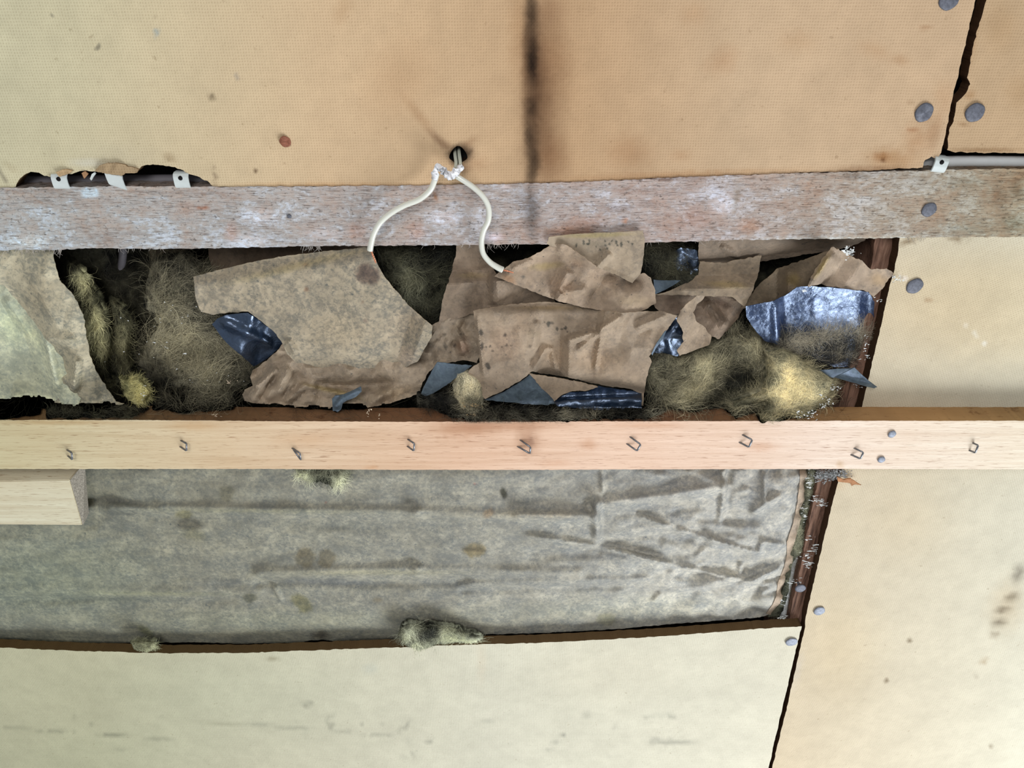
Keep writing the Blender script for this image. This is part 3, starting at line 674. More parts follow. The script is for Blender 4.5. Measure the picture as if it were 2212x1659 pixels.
# deep dark batt filling the cavity
wool('near-black deep wool batt filling the open bay behind the torn paper', [(-120, 470), (500, 470), (1100, 462), (1890, 455), (1850, 620), (1795, 900), (1400, 905), (700, 905), (-120, 905)], .062, 60, (.14, .13, .09), (.012, .012, .011),
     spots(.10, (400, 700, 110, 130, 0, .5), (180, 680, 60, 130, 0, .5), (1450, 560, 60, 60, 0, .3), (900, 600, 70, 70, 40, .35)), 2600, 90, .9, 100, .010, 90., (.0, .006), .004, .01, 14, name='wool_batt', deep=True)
# swirl of wool at left
wool('grey brown combed-out wool swirl in the open bay at left', [(330, 560), (400, 545), (455, 600), (470, 660), (520, 720), (560, 780), (540, 850), (500, 885), (400, 892), (330, 885), (330, 820), (300, 790), (320, 740), (345, 700), (310, 660), (320, 600)], .042, 40, (.62, .57, .42), (.025, .025, .022),
     spots(.10, (400, 770, 90, 45, 20, .62), (350, 690, 40, 80, -10, .42), (440, 830, 90, 30, 0, .42), (400, 620, 40, 50, 0, .15), (360, 830, 40, 30, 0, -.4)), 2300, 85, lambda u, v: np.arctan2(v - 790, u - 560) + 1.9, 110, .006, 50, (.0, .004), .012, .006, 4.5, None, .7)
wool('yellow wool edge hanging behind the torn left paper', [(140, 555), (175, 580), (215, 640), (232, 690), (242, 740), (232, 790), (250, 830), (225, 850), (195, 800), (175, 740), (160, 660), (140, 610)], .030, 22, (.66, .62, .36), (.03, .03, .02),
     spots(.0, (205, 700, 22, 55, -8, .75), (180, 600, 16, 30, -20, .5)), 700, 45, 1.4, 120, .004, 34, (.0, .004), .010, .006, 6)
wool('dark moss-toned wool strand beside the yellow wool edge', [(235, 640), (265, 660), (282, 700), (275, 760), (290, 800), (300, 830), (275, 815), (258, 780), (240, 740), (245, 690)], .036, 16, (.46, .43, .26), (.025, .025, .018),
     spots(.1, (268, 730, 14, 24, 0, .5), (262, 680, 12, 26, 0, .2)), 420, 40, 1.5, 130, .003, 30, (.0, .004), .008, .005, 6)
wool('small yellow wool ball resting above the pine batten at left', [(255, 815), (275, 820), (300, 815), (318, 835), (325, 850), (312, 868), (295, 878), (275, 862), (262, 840)], .006, 20, (.80, .74, .38), (.14, .14, .07),
     spots(.35, (300, 850, 22, 20, 0, .5)), 420, 26, .5, 140, .002, 20, (.0, .003), .008, .006, 5)
wool('dark wool crumbs under the left paper edge above the batten', [(95, 880), (200, 890), (262, 872), (300, 878), (320, 884), (280, 902), (200, 903), (100, 904)], .004, 14, (.20, .19, .13), (.012, .012, .010), spots(.1), 400, 26, .1, 150, .002, 22, (.0, .002), .003, .003, 6)
wool('dark olive wool between the spotted paper and the tilted paper strip', [(800, 525), (1000, 520), (1000, 590), (965, 640), (950, 700), (910, 700), (870, 650), (830, 590)], .040, 40, (.24, .235, .16), (.014, .015, .013),
     spots(.08, (880, 600, 60, 34, 40, .45)), 1100, 60, .5, 160, .004, 45, (.0, .004), .010, .006, 7)
wool('black matted wool in the gap right of the top flap', [(1388, 515), (1515, 510), (1520, 600), (1480, 625), (1420, 630), (1395, 600), (1380, 560)], .034, 30, (.15, .145, .10), (.012, .012, .011), spots(.15, (1430, 560, 40, 40, 0, .2)), 800, 60, .3, 170, .005, 34, (.0, .005), .008, .005, 7)
# main wool heap on the right
heap = [(1385, 770), (1420, 745), (1470, 765), (1530, 750), (1560, 725), (1600, 715), (1640, 725), (1690, 750), (1720, 770), (1730, 830), (1700, 880), (1640, 890), (1590, 905), (1560, 878), (1500, 890), (1440, 885), (1395, 880)]
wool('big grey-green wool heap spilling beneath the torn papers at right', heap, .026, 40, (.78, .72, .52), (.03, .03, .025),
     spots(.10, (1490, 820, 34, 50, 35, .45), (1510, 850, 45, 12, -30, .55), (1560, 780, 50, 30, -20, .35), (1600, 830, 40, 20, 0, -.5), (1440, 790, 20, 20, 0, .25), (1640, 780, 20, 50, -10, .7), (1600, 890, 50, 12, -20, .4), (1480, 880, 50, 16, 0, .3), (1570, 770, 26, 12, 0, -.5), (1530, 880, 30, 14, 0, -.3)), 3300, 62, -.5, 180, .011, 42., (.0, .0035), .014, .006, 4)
lump = [(1650, 760), (1690, 752), (1720, 765), (1745, 790), (1780, 805), (1800, 820), (1795, 850), (1775, 880), (1740, 900), (1690, 908), (1645, 914), (1635, 895), (1655, 870), (1600, 880), (1570, 890), (1580, 870), (1640, 845), (1655, 810)]
wool('pale cream yellow wool lump bulging over the pine batten', lump, .008, 34, (.98, .88, .60), (.14, .14, .10),
     spots(.22, (1700, 855, 60, 45, -15, .75), (1690, 790, 30, 26, 0, .25), (1770, 830, 30, 40, 0, -.05), (1600, 880, 30, 14, 0, -.5), (1665, 820, 12, 30, 0, -.3)), 2300, 42, -.7, 190, .004, 45., (.0, .002), .020, .008, 4)
wool('pale wool ball tucked under the centre papers', [(985, 805), (1010, 800), (1035, 815), (1048, 850), (1045, 875), (1020, 888), (995, 880), (978, 850)], .006, 26, (.85, .78, .60), (.12, .12, .09), spots(.6, (1030, 870, 20, 20, 0, -.5)), 520, 30, 1.2, 200, .002, 24, (.0, .002), .012, .006, 5)
wool('dark wool fringe with crumbs along the batten below the centre paper', [(900, 850), (960, 850), (1010, 870), (1080, 872), (1180, 880), (1300, 888), (1385, 885), (1440, 888), (1400, 904), (1320, 908), (1270, 905), (1220, 911), (1150, 906), (1100, 908), (1010, 908), (970, 900), (940, 885), (900, 875)], .004, 12, (.48, .45, .36), (.012, .012, .011),
     spots(.02, (1020, 890, 30, 16, 0, .35), (1215, 897, 14, 10, 0, .7), (1290, 898, 30, 8, -30, .5), (1160, 880, 40, 8, 0, .1), (1410, 892, 26, 10, 0, .5)), 1500, 30, .1, 210, .003, 22, (.0, .003), .004, .003, 6)

# ---- papers, deepest first; the deep upper ones carry shade in their tint
K_ = 'paper'
paper('shadowed brown paper strip deep behind the spotted paper at left', [(440, 480), (830, 480), (830, 545), (700, 552), (600, 566), (520, 580), (462, 592), (452, 560)], field(.040, seed=300, amp=.001), (.42, .36, .30), seed=301)
paper('faint dark paper scrap deep in the open bay near the left cable', [(310, 510), (400, 510), (405, 545), (370, 560), (330, 570)], field(.050, seed=303, amp=.002), (.35, .30, .22), seed=302)
paper('long paper strip lying just beneath the whitewashed batten at right', [(1508, 500), (1560, 490), (1880, 470), (1868, 520), (1835, 533), (1760, 547), (1700, 557), (1640, 566), (1575, 572), (1545, 570), (1510, 580)],
      field(.024, gv=.00022, vc=560, cr=[('s', 1520, 560, 1870, 512, .0025, 12), ('r', 1555, 530, 1600, 556, -.003, 10)], seed=310, ridg=.001), (.74, .68, .62), [], seed=311)
paper('brown paper with an upright fold left of the copper wire end', [(985, 500), (1045, 500), (1050, 560), (1080, 600), (1190, 640), (1210, 665), (1100, 665), (1020, 678), (948, 700), (955, 650), (975, 590), (985, 545)],
      field(.016, gv=-.00002, vc=600, cr=[('s', 960, 600, 1080, 592, -.004, 14), ('s', 1062, 595, 1068, 665, .004, 10), ('r', 1065, 600, 1065, 660, -.003, 16)], seed=320), (.86, .78, .70), [(1020, 595, 50, 10, 0, (1.1, 1.1, .85), .6, .8)], seed=321)
paper('dim paper sheet behind the black film under the right joist corner', [(1600, 665), (1640, 615), (1680, 580), (1740, 560), (1810, 535), (1800, 560), (1770, 600), (1745, 640), (1700, 650), (1640, 668)],
      field(.018, gu=-.00003, uc=1700, cr=[('s', 1690, 590, 1690, 640, -.004, 12)], seed=330), (.66, .60, .50), [(1715, 605, 22, 22, 0, (1.25, 1.2, .8), .8, .8), ], seed=331)
paper('curved paper band across the gap left of the black film', [(1412, 637), (1450, 627), (1490, 609), (1508, 594), (1512, 565), (1560, 568), (1645, 552), (1640, 585), (1625, 630), (1608, 662), (1582, 642), (1500, 638)],
      field(.013, gv=-.00007, vc=610, cr=[('s', 1480, 612, 1630, 604, -.004, 14)], seed=340, ridg=.001), (.90, .84, .74), [(1570, 615, 70, 12, 4, (1.2, 1.15, .8), .7, .8)], seed=341)
paper('folded paper pouch hanging under the curved band', [(1412, 636), (1500, 634), (1582, 640), (1609, 658), (1592, 690), (1570, 716), (1552, 733), (1537, 727), (1500, 722), (1470, 712), (1440, 690), (1414, 662)],
      field(.019, gv=-.00010, vc=690, cr=[('s', 1530, 640, 1600, 660, .003, 8), ('r', 1525, 650, 1570, 710, -.006, 14), ('s', 1604, 662, 1550, 730, -.003, 9)], seed=350, ridg=.003, sc=40), (.80, .72, .66), [(1455, 660, 40, 24, 20, (.62, .58, .58), .8, .8), (1560, 655, 30, 12, 30, (.55, .48, .46), .8, .8), (1590, 690, 10, 40, 30, (1.2, 1.15, 1.1), .7, .8)], seed=351)
paper('twisted paper tongue pointing down over the wool heap', [(1528, 638), (1508, 655), (1497, 675), (1505, 695), (1524, 708), (1537, 728), (1532, 745), (1500, 757), (1468, 769), (1462, 756), (1477, 738), (1473, 712), (1462, 692), (1470, 670), (1488, 652), (1505, 638)],
      field(.004, gv=-.00003, vc=700, cr=[('s', 1505, 660, 1490, 755, -.003, 12)], seed=360), (1.08, 1.0, .90), seed=361)
# left papers
paper('mouldy green-grey paper sheet in the lower left corner of the bay', [(-80, 560), (0, 600), (45, 650), (100, 720), (150, 790), (180, 850), (160, 890), (90, 882), (84, 896), (0, 906), (-80, 912)],
      field(.012, gv=-.00004, vc=750, cr=[('s', 70, 700, 120, 890, .004, 22), ('r', 95, 720, 125, 850, -.004, 16), ('r', 10, 640, 60, 720, -.003, 14)], seed=370, ridg=.003, sc=70), (1.80, 1.90, 1.62), [(80, 760, 18, 80, -18, (1.25, 1.25, 1.2), .6, .9), (20, 700, 50, 90, -30, (.95, 1.04, .9), .5, 1), (70, 720, 14, 70, -35, (1.25, 1.25, 1.15), .7, .9)], MPG, 4.5, seed=371)
paper('long grey-brown paper flap sloping down to a torn tip at the left', [(-80, 500), (112, 500), (116, 560), (128, 605), (160, 640), (180, 680), (186, 720), (192, 760), (206, 800), (235, 845), (250, 868), (268, 872), (274, 888), (240, 893), (190, 893), (130, 888), (88, 881), (120, 866), (140, 850), (132, 810), (118, 770), (88, 715), (50, 665), (12, 620), (-80, 570)],
      field(.004, gv=-.00002, vc=750, cr=[('r', 95, 730, 165, 735, -.004, 18), ('r', 165, 770, 160, 850, -.005, 16), ('s', 60, 640, 150, 800, .004, 24), ('r', 130, 820, 165, 825, -.003, 14), ('g', 190, 700, 230, 850, .004, 22)], seed=380, ridg=.0022, sc=80), (1.34, 1.36, 1.22), [(90, 640, 60, 60, 40, (.98, .93, .88), .6, .9), (170, 820, 16, 40, -5, (1.2, 1.2, 1.15), .6, .9), (165, 735, 24, 12, 10, (1.15, 1.15, 1.1), .6, .9)], MPS, 4.5, seed=381)
# centre left
P2st = [(795, 593, 34, 28, 20, (.40, .32, .34), .85, .4), (790, 590, 16, 14, 0, (.55, .55, .6), .8, .7), (662, 625, 7, 8, 0, (.72, .52, .45), .8, .6), (783, 653, 4, 4, 0, (.45, .35, .35), .8, .6), (790, 693, 8, 7, 30, (.5, .45, .5), .7, .7), (660, 572, 10, 6, 0, (.8, .66, .6), .7, .7), (640, 575, 240, 14, -14, (1.05, 1.02, .80), .7, .9), (880, 770, 34, 30, -50, (1.2, 1.1, 1.12), .7, .8), (880, 700, 60, 90, 40, (1.05, .98, .96), .6, 1), (740, 715, 120, 60, 0, (1.08, 1.02, .94), .5, 1)]
paper('large spotted brown paper sheet with a dark round stain near the wire end', [(417, 598), (470, 584), (540, 567), (620, 552), (720, 541), (770, 537), (798, 530), (806, 548), (815, 570), (832, 600), (852, 624), (876, 652), (902, 677), (934, 704), (932, 730), (915, 756), (903, 780), (880, 792), (850, 795), (770, 796), (700, 799), (668, 796), (640, 785), (620, 765), (612, 745), (597, 722), (578, 705), (558, 690), (536, 673), (490, 676), (460, 680), (434, 674), (424, 650), (420, 620)],
      field(-.001, gu=-.00001, gv=.00001, uc=650, vc=650, cr=[('g', 600, 798, 900, 798, .006, 22), ('g', 418, 590, 800, 530, .006, 20), ('s', 900, 700, 870, 790, .003, 16), ('r', 620, 735, 640, 765, -.003, 12)], amp=.0022, sc=130, ridg=.0010, seed=390), (1.10, 1.05, .95), P2st, MPS, 4.5, 1.2, 391)
paper('crumpled lower paper lip curling above the pine batten', [(612, 742), (600, 756), (575, 780), (545, 800), (541, 812), (546, 834), (528, 842), (523, 852), (528, 866), (555, 872), (574, 873), (600, 872), (625, 880), (655, 883), (720, 885), (780, 884), (850, 869), (890, 856), (905, 850), (912, 828), (925, 806), (945, 786), (975, 782), (1000, 778), (1030, 784), (1040, 760), (1040, 735), (1045, 700), (1045, 672), (1030, 667), (1000, 672), (934, 702), (920, 730), (880, 760), (700, 765)],
      field(.006, gv=-.00010, vc=800, cr=[('g', 690, 838, 840, 830, .008, 16), ('r', 640, 830, 760, 855, -.006, 16), ('r', 545, 840, 600, 795, -.007, 16), ('r', 560, 865, 600, 800, .004, 12), ('r', 600, 850, 625, 790, -.005, 14), ('r', 615, 870, 655, 835, -.006, 12), ('s', 590, 800, 540, 850, .003, 10), ('r', 790, 880, 860, 830, -.004, 14), ('r', 985, 700, 1000, 770, -.004, 14), ('r', 1005, 690, 975, 750, .003, 10)], amp=.002, sc=40, ridg=.0035, fac=.008, seed=400), (1.10, 1.04, .94),
      [(720, 845, 90, 8, 14, (1.05, 1.0, .6), .7, .7), (860, 850, 60, 22, -14, (1.15, 1.08, .95), .7, .9), (1000, 750, 26, 30, -20, (.8, .6, .52), .7, .9), (960, 722, 4, 4, 0, (.3, .3, .3), .9, .6), (982, 746, 5, 6, 0, (.3, .3, .33), .9, .6), (962, 750, 4, 12, -15, (.3, .32, .33), .9, .6), (995, 722, 3, 3, 0, (.3, .3, .3), .9, .6)], None, 4.2, 1.8, 401)
# centre
P3st = [(1039, 718, 6, 9, 0, (.25, .27, .30), .95, .4), (1041, 748, 4, 11, 0, (.25, .27, .30), .95, .4), (1054, 791, 6, 10, -20, (.25, .27, .30), .95, .4), (1091, 724, 6, 5, 30, (.25, .25, .28), .95, .5), (1050, 749, 2.4, 3, 0, (.25, .27, .3), .9, .5), (1059, 748, 3, 3, 0, (.25, .27, .3), .9, .5), (1064, 757, 3.2, 3, 0, (.25, .27, .3), .9, .5), (1094, 746, 3, 4, 0, (.25, .27, .3), .9, .5), (1085, 750, 3, 3, 0, (.25, .27, .3), .9, .5), (1105, 747, 3, 3, 0, (.3, .3, .32), .9, .5), (1145, 748, 4, 5, 0, (.4, .4, .42), .8, .5),
        (1185, 700, 5, 8, 0, (.25, .28, .30), .95, .4), (1192, 698, 8, 3, 20, (.3, .33, .35), .8, .5), (1175, 696, 2.4, 2.4, 0, (.3, .33, .35), .9, .5), (1204, 711, 4, 6, 0, (.25, .28, .3), .9, .5), (1213, 711, 3, 3, 0, (.25, .28, .3), .9, .5), (1222, 708, 3.5, 6, 0, (.25, .28, .3), .9, .5), (1225, 716, 3, 3, 0, (.25, .28, .3), .9, .5), (1152, 720, 26, 12, 0, (.9, .9, .85), .5, .9),
        (1090, 740, 60, 60, 0, (1.0, .90, .86), .7, 1), (1130, 690, 40, 50, 20, (.85, .80, .76), .7, .9), (1190, 665, 120, 8, 0, (.9, .85, .65), .7, .9), (1300, 780, 120, 60, 20, (1.12, 1.06, 1.0), .7, 1), (1330, 765, 30, 40, 30, (.8, .78, .74), .6, .9), (1190, 770, 50, 40, 0, (1.12, 1.06, 1.0), .6, 1)]
paper('wide creased brown paper sheet with black mould dots in the centre', [(1022, 672), (1060, 664), (1110, 657), (1180, 652), (1240, 658), (1310, 672), (1350, 676), (1400, 672), (1432, 673), (1464, 682), (1445, 706), (1428, 735), (1415, 755), (1402, 770), (1408, 782), (1397, 815), (1391, 850), (1390, 890), (1384, 905), (1380, 888), (1384, 850), (1360, 840), (1300, 832), (1240, 818), (1180, 808), (1148, 803), (1125, 822), (1090, 842), (1060, 856), (1048, 862), (1038, 848), (1020, 825), (1008, 806), (1022, 792), (1036, 784), (1032, 740), (1026, 705)],
      field(-.002, cr=[('s', 1300, 672, 1292, 715, .003, 8), ('r', 1220, 738, 1290, 716, -.006, 14), ('r', 1290, 716, 1345, 680, -.006, 12), ('s', 1220, 738, 1217, 812, .0035, 10), ('r', 1245, 758, 1300, 715, -.004, 9), ('r', 1300, 715, 1285, 800, -.004, 9), ('r', 1030, 680, 1046, 815, -.003, 8), ('r', 1150, 800, 1185, 745, -.004, 12), ('r', 1160, 690, 1150, 760, -.003, 14), ('s', 1145, 805, 1160, 690, .002, 14), ('r', 1370, 710, 1440, 680, -.005, 14), ('g', 1180, 815, 1390, 850, .006, 14), ('r', 1190, 745, 1200, 800, -.003, 9), ('g', 1030, 655, 1300, 660, .005, 12)], amp=.0022, sc=70, ridg=.003, seed=410), (1.06, .98, .88), P3st, None, 3.4, 1.4, 411)
paper('small pale paper triangle between two black film folds', [(1140, 806), (1180, 812), (1240, 822), (1292, 836), (1268, 844), (1240, 845), (1222, 850), (1208, 858), (1197, 867), (1185, 852), (1168, 836), (1156, 820)], field(.001, seed=420, ridg=.001), (1.1, 1.0, .88), seed=421)
paper('diagonal crumpled brown paper under the copper wire end', [(1068, 597), (1078, 588), (1108, 566), (1140, 558), (1165, 545), (1195, 525), (1225, 530), (1290, 575), (1350, 605), (1392, 590), (1406, 600), (1415, 625), (1417, 655), (1395, 668), (1368, 677), (1320, 673), (1260, 664), (1206, 651), (1170, 637), (1120, 617)],
      field(-.002, cr=[('s', 1210, 545, 1290, 575, .003, 12), ('r', 1200, 650, 1215, 632, -.006, 16), ('r', 1215, 632, 1270, 625, -.004, 12), ('s', 1300, 590, 1270, 630, -.004, 12), ('r', 1230, 580, 1200, 640, -.005, 20), ('r', 1105, 580, 1150, 560, -.003, 10), ('g', 1290, 590, 1370, 610, .006, 16)], amp=.002, sc=60, ridg=.0025, seed=430), (1.08, .98, .88),
      [(1180, 575, 50, 12, -6, (1.0, 1.0, .66), .7, .8), (1210, 620, 40, 30, 0, (1.2, 1.08, 1.0), .7, .9), (1100, 605, 26, 16, 30, (.95, .7, .5), .7, .8), (1130, 598, 6, 6, 0, (.4, .45, .5), .8, .7), (1370, 650, 50, 22, 0, (.95, .95, .82), .6, .9), (1250, 570, 30, 12, 30, (1.1, 1.0, .92), .6, .9), (1240, 575, 10, 9, 0, (.6, .6, .62), .7, .8)], None, 4.2, 1.4, 431)
TOPF = [(1181, 526), (1186, 512), (1230, 506), (1290, 503), (1340, 501), (1389, 498), (1393, 515), (1391, 545), (1388, 572), (1383, 592), (1366, 612), (1340, 598), (1300, 581), (1262, 565), (1238, 550), (1215, 538), (1190, 531)]
dots = [(1222, 533, 8, 5, 20), (1245, 530, 2.6, 6, 0), (1261, 524, 3, 7, 0), (1270, 527, 5, 4, 0), (1273, 521, 2.6, 5, 0), (1288, 533, 2.5, 3, 0), (1296, 539, 3, 3, 0), (1307, 521, 2.4, 3, 0), (1308, 531, 3, 3, 0), (1316, 527, 3, 4, 0), (1322, 520, 2.4, 3, 0), (1331, 523, 3, 6, 0), (1334, 530, 2.6, 3, 0), (1342, 528, 4, 8, 0), (1357, 522, 2.6, 3, 0), (1366, 527, 2.3, 2.6, 0), (1312, 537, 2.8, 3, 0)]
paper('stiff paper flap folded up over the lower edge of the whitewashed batten', TOPF, field(-.0045, gv=.00001, vc=520, cr=[('r', 1288, 578, 1320, 545, -.004, 12), ('s', 1210, 540, 1370, 610, -.001, 8)], amp=.0008, ridg=.0008, seed=440, clampf=False), (1.05, 1.0, .90),
      [(1290, 508, 110, 8, -2, (1.02, 1.02, .68), .8, .8), (1280, 528, 80, 8, 0, (.85, .88, .85), .5, .9)] + [(x, y, a, b, r, (.22, .26, .28), .95, .45) for x, y, a, b, r in dots], None, 2.7, .9, 441)
paper('rolled and torn kraft paper end poking past the joist at right', [(1742, 620), (1760, 586), (1780, 555), (1797, 534), (1812, 538), (1828, 546), (1845, 556), (1865, 566), (1882, 582), (1898, 581), (1915, 580), (1930, 591), (1918, 606), (1903, 626), (1886, 643), (1877, 630), (1850, 626), (1800, 620), (1770, 614)],
      field(.0, gu=-.00003, uc=1850, cr=[('r', 1750, 615, 1800, 545, -.010, 26), ('s', 1765, 612, 1815, 545, .003, 8)], amp=.001, ridg=.001, seed=450, clampf=False), (1.16, 1.08, 1.0),
      [(1775, 575, 10, 50, 32, (.85, .82, .45), .85, .8), (1900, 605, 30, 22, 20, (1.05, .95, .75), .7, .8), (1810, 565, 16, 12, 0, (.8, .8, .8), .6, .8), (1840, 600, 40, 26, 0, (1.12, 1.1, 1.1), .7, .9)], None, 5, 2.4, 451)

# ---- black film pieces
def film(label, outline, zf, mat=None, seed=0, sp=5.5, rough=1.0, name='black_film_piece', thick=.0006):
    o = sheet(name, outline, zf, thick, mat or M_FILM, sp, rough, seed); return tag(o, label, 'film')
film('large glossy black film sheet with crackled blue-white sheen at right', [(1611, 662), (1640, 656), (1672, 650), (1700, 636), (1722, 620), (1745, 618), (1800, 621), (1840, 626), (1876, 631), (1889, 652), (1887, 690), (1880, 730), (1866, 762), (1848, 780), (1832, 793), (1800, 792), (1750, 772), (1700, 752), (1650, 735), (1625, 705), (1613, 685)],
     field(.004, gv=.00008, vc=690, gu=.000015, uc=1750, cr=[('s', 1680, 640, 1690, 740, -.003, 12), ('r', 1680, 645, 1678, 740, -.003, 14), ('g', 1880, 640, 1872, 780, .005, 18)], amp=.0006, sc=40, ridg=.0008, seed=500), M_FILM_SH, 501)
film('blue-black film tongue sticking out left of the spotted paper', [(458, 700), (470, 688), (490, 680), (536, 676), (560, 692), (590, 715), (614, 738), (598, 756), (578, 774), (548, 792), (524, 770), (497, 748), (474, 722)],
     field(.008, gu=.00005, uc=520, gv=.00006, vc=720, cr=[('r', 470, 690, 590, 745, -.004, 16), ('s', 540, 760, 560, 700, .004, 18)], seed=510, amp=.001, ridg=.0015, sc=40), None, 511)
film('narrow shiny film scrap between the centre paper and the paper tongue', [(1409, 748), (1425, 724), (1440, 700), (1464, 680), (1475, 712), (1479, 738), (1464, 770), (1440, 764), (1410, 762)], field(.010, seed=520, amp=.003, sc=24, ridg=.004, gv=.0001, vc=730), None, 521)
film('thin upturned film sliver on the right edge of the centre paper', [(1407, 764), (1418, 742), (1436, 716), (1440, 714), (1432, 732), (1416, 754), (1409, 768)], field(-.003, seed=522, ridg=.0005, amp=.0005), M_FILM_D, 523, sp=3.5, rough=.3)
film('dull green-grey film triangle left of the pale wool ball', [(905, 862), (914, 838), (930, 808), (945, 782), (975, 786), (1020, 790), (998, 806), (965, 832), (930, 852)], field(.001, gv=-.00002, vc=820, seed=530, amp=.001, ridg=.001), M_FILM_D, 531)
film('blue-grey film triangle peeking below the centre paper', [(1046, 864), (1090, 846), (1125, 824), (1150, 806), (1160, 822), (1175, 842), (1200, 868), (1210, 876), (1150, 874), (1090, 868)], field(.003, gv=-.00004, vc=840, seed=540, amp=.001, ridg=.001), M_FILM_D, 541)
film('long shiny black film fold along the bottom of the centre paper', [(1196, 868), (1212, 856), (1228, 848), (1268, 846), (1292, 834), (1330, 840), (1372, 846), (1386, 850), (1386, 889), (1340, 888), (1280, 885), (1205, 878)],
     field(.000, gv=-.00003, vc=860, cr=[('s', 1200, 868, 1385, 858, -.0035, 7), ('r', 1200, 866, 1385, 858, -.003, 8)], seed=550, amp=.001, ridg=.0015, sc=30), M_FILM, 551, sp=4.5)
film('stiff black film corner jutting over the right board edge', [(1803, 815), (1822, 806), (1846, 794), (1858, 806), (1876, 822), (1895, 836), (1888, 839), (1868, 834), (1840, 826)], field(-.006, gu=-.00004, uc=1840, cr=[('s', 1810, 816, 1890, 836, -.002, 6)], seed=560, amp=.0005, ridg=.0003, clampf=False), M_FILM_D, 561, sp=4, rough=.3)
film('black film fold lying under the stiff film corner', [(1770, 800), (1846, 795), (1840, 806), (1800, 816), (1780, 812)], field(.004, seed=563, amp=.001, ridg=.001), M_FILM_D, 562, sp=5)
film('small bent strip of black film stuck on the crumpled paper lip', [(719, 888), (717, 862), (724, 855), (742, 853), (760, 845), (779, 836), (781, 846), (768, 858), (748, 866), (740, 872), (737, 884), (728, 892)], field(-.008, gv=-.0001, vc=860, cr=[('r', 722, 880, 742, 858, -.003, 8), ('r', 742, 858, 780, 842, -.003, 8)], seed=570, amp=.0004, ridg=.0004), M_FILM_D, 571, sp=3.5, rough=.5, thick=.0012)
film('crinkled black film knot in the dark gap right of the top flap', [(1450, 548), (1470, 535), (1505, 540), (1510, 570), (1506, 590), (1485, 604), (1468, 590), (1455, 572)], field(.024, seed=580, amp=.004, sc=22, ridg=.005, gv=.0001, vc=570), None, 581, sp=5)
film('dark film corner tucked under the curved paper band', [(1412, 604), (1440, 606), (1470, 606), (1452, 618), (1428, 630), (1414, 637)], field(.018, seed=590, ridg=.001), M_FILM_D, 591, sp=5)

# wool fluff smeared over the big film
fl = [(1640, 735), (1690, 722), (1750, 712), (1800, 722), (1850, 712), (1872, 730), (1862, 765), (1835, 792), (1790, 790), (1730, 775), (1680, 760)]
zfl = field(.003, gv=.00008, vc=690, gu=.000015, uc=1750, cr=[('g', 1880, 640, 1872, 780, .005, 18)], amp=.0006, sc=40, ridg=.0008, seed=500)
ff = sheet('wool_tuft', [(1690, 765), (1720, 757), (1790, 775), (1830, 780), (1832, 795), (1760, 792), (1700, 778)], lambda u, v: zfl(u, v) + .004, .003, M_WOOL, 7, 3, 600, (), lambda u, v: np.tile([.03, .03, .025], (len(u), 1)))
tag(ff, 'thin combed wool fluff clinging to the lower half of the shiny film', 'insulation')
fibres(ff, fl, zfl, 1500, 55, -.35, lambda u, v: np.where((spots(.1, (1750, 730, 70, 14, -10, .8), (1860, 730, 20, 30, 0, .5), (1820, 770, 40, 12, 0, .2))(u, v) + (fbm(u / 20, v / 20, 3, 3) - .5) > .35)[:, None], np.array([.42, .37, .27]), np.array([.035, .033, .028])), (.001, .004), seed=601, swirl=.35)

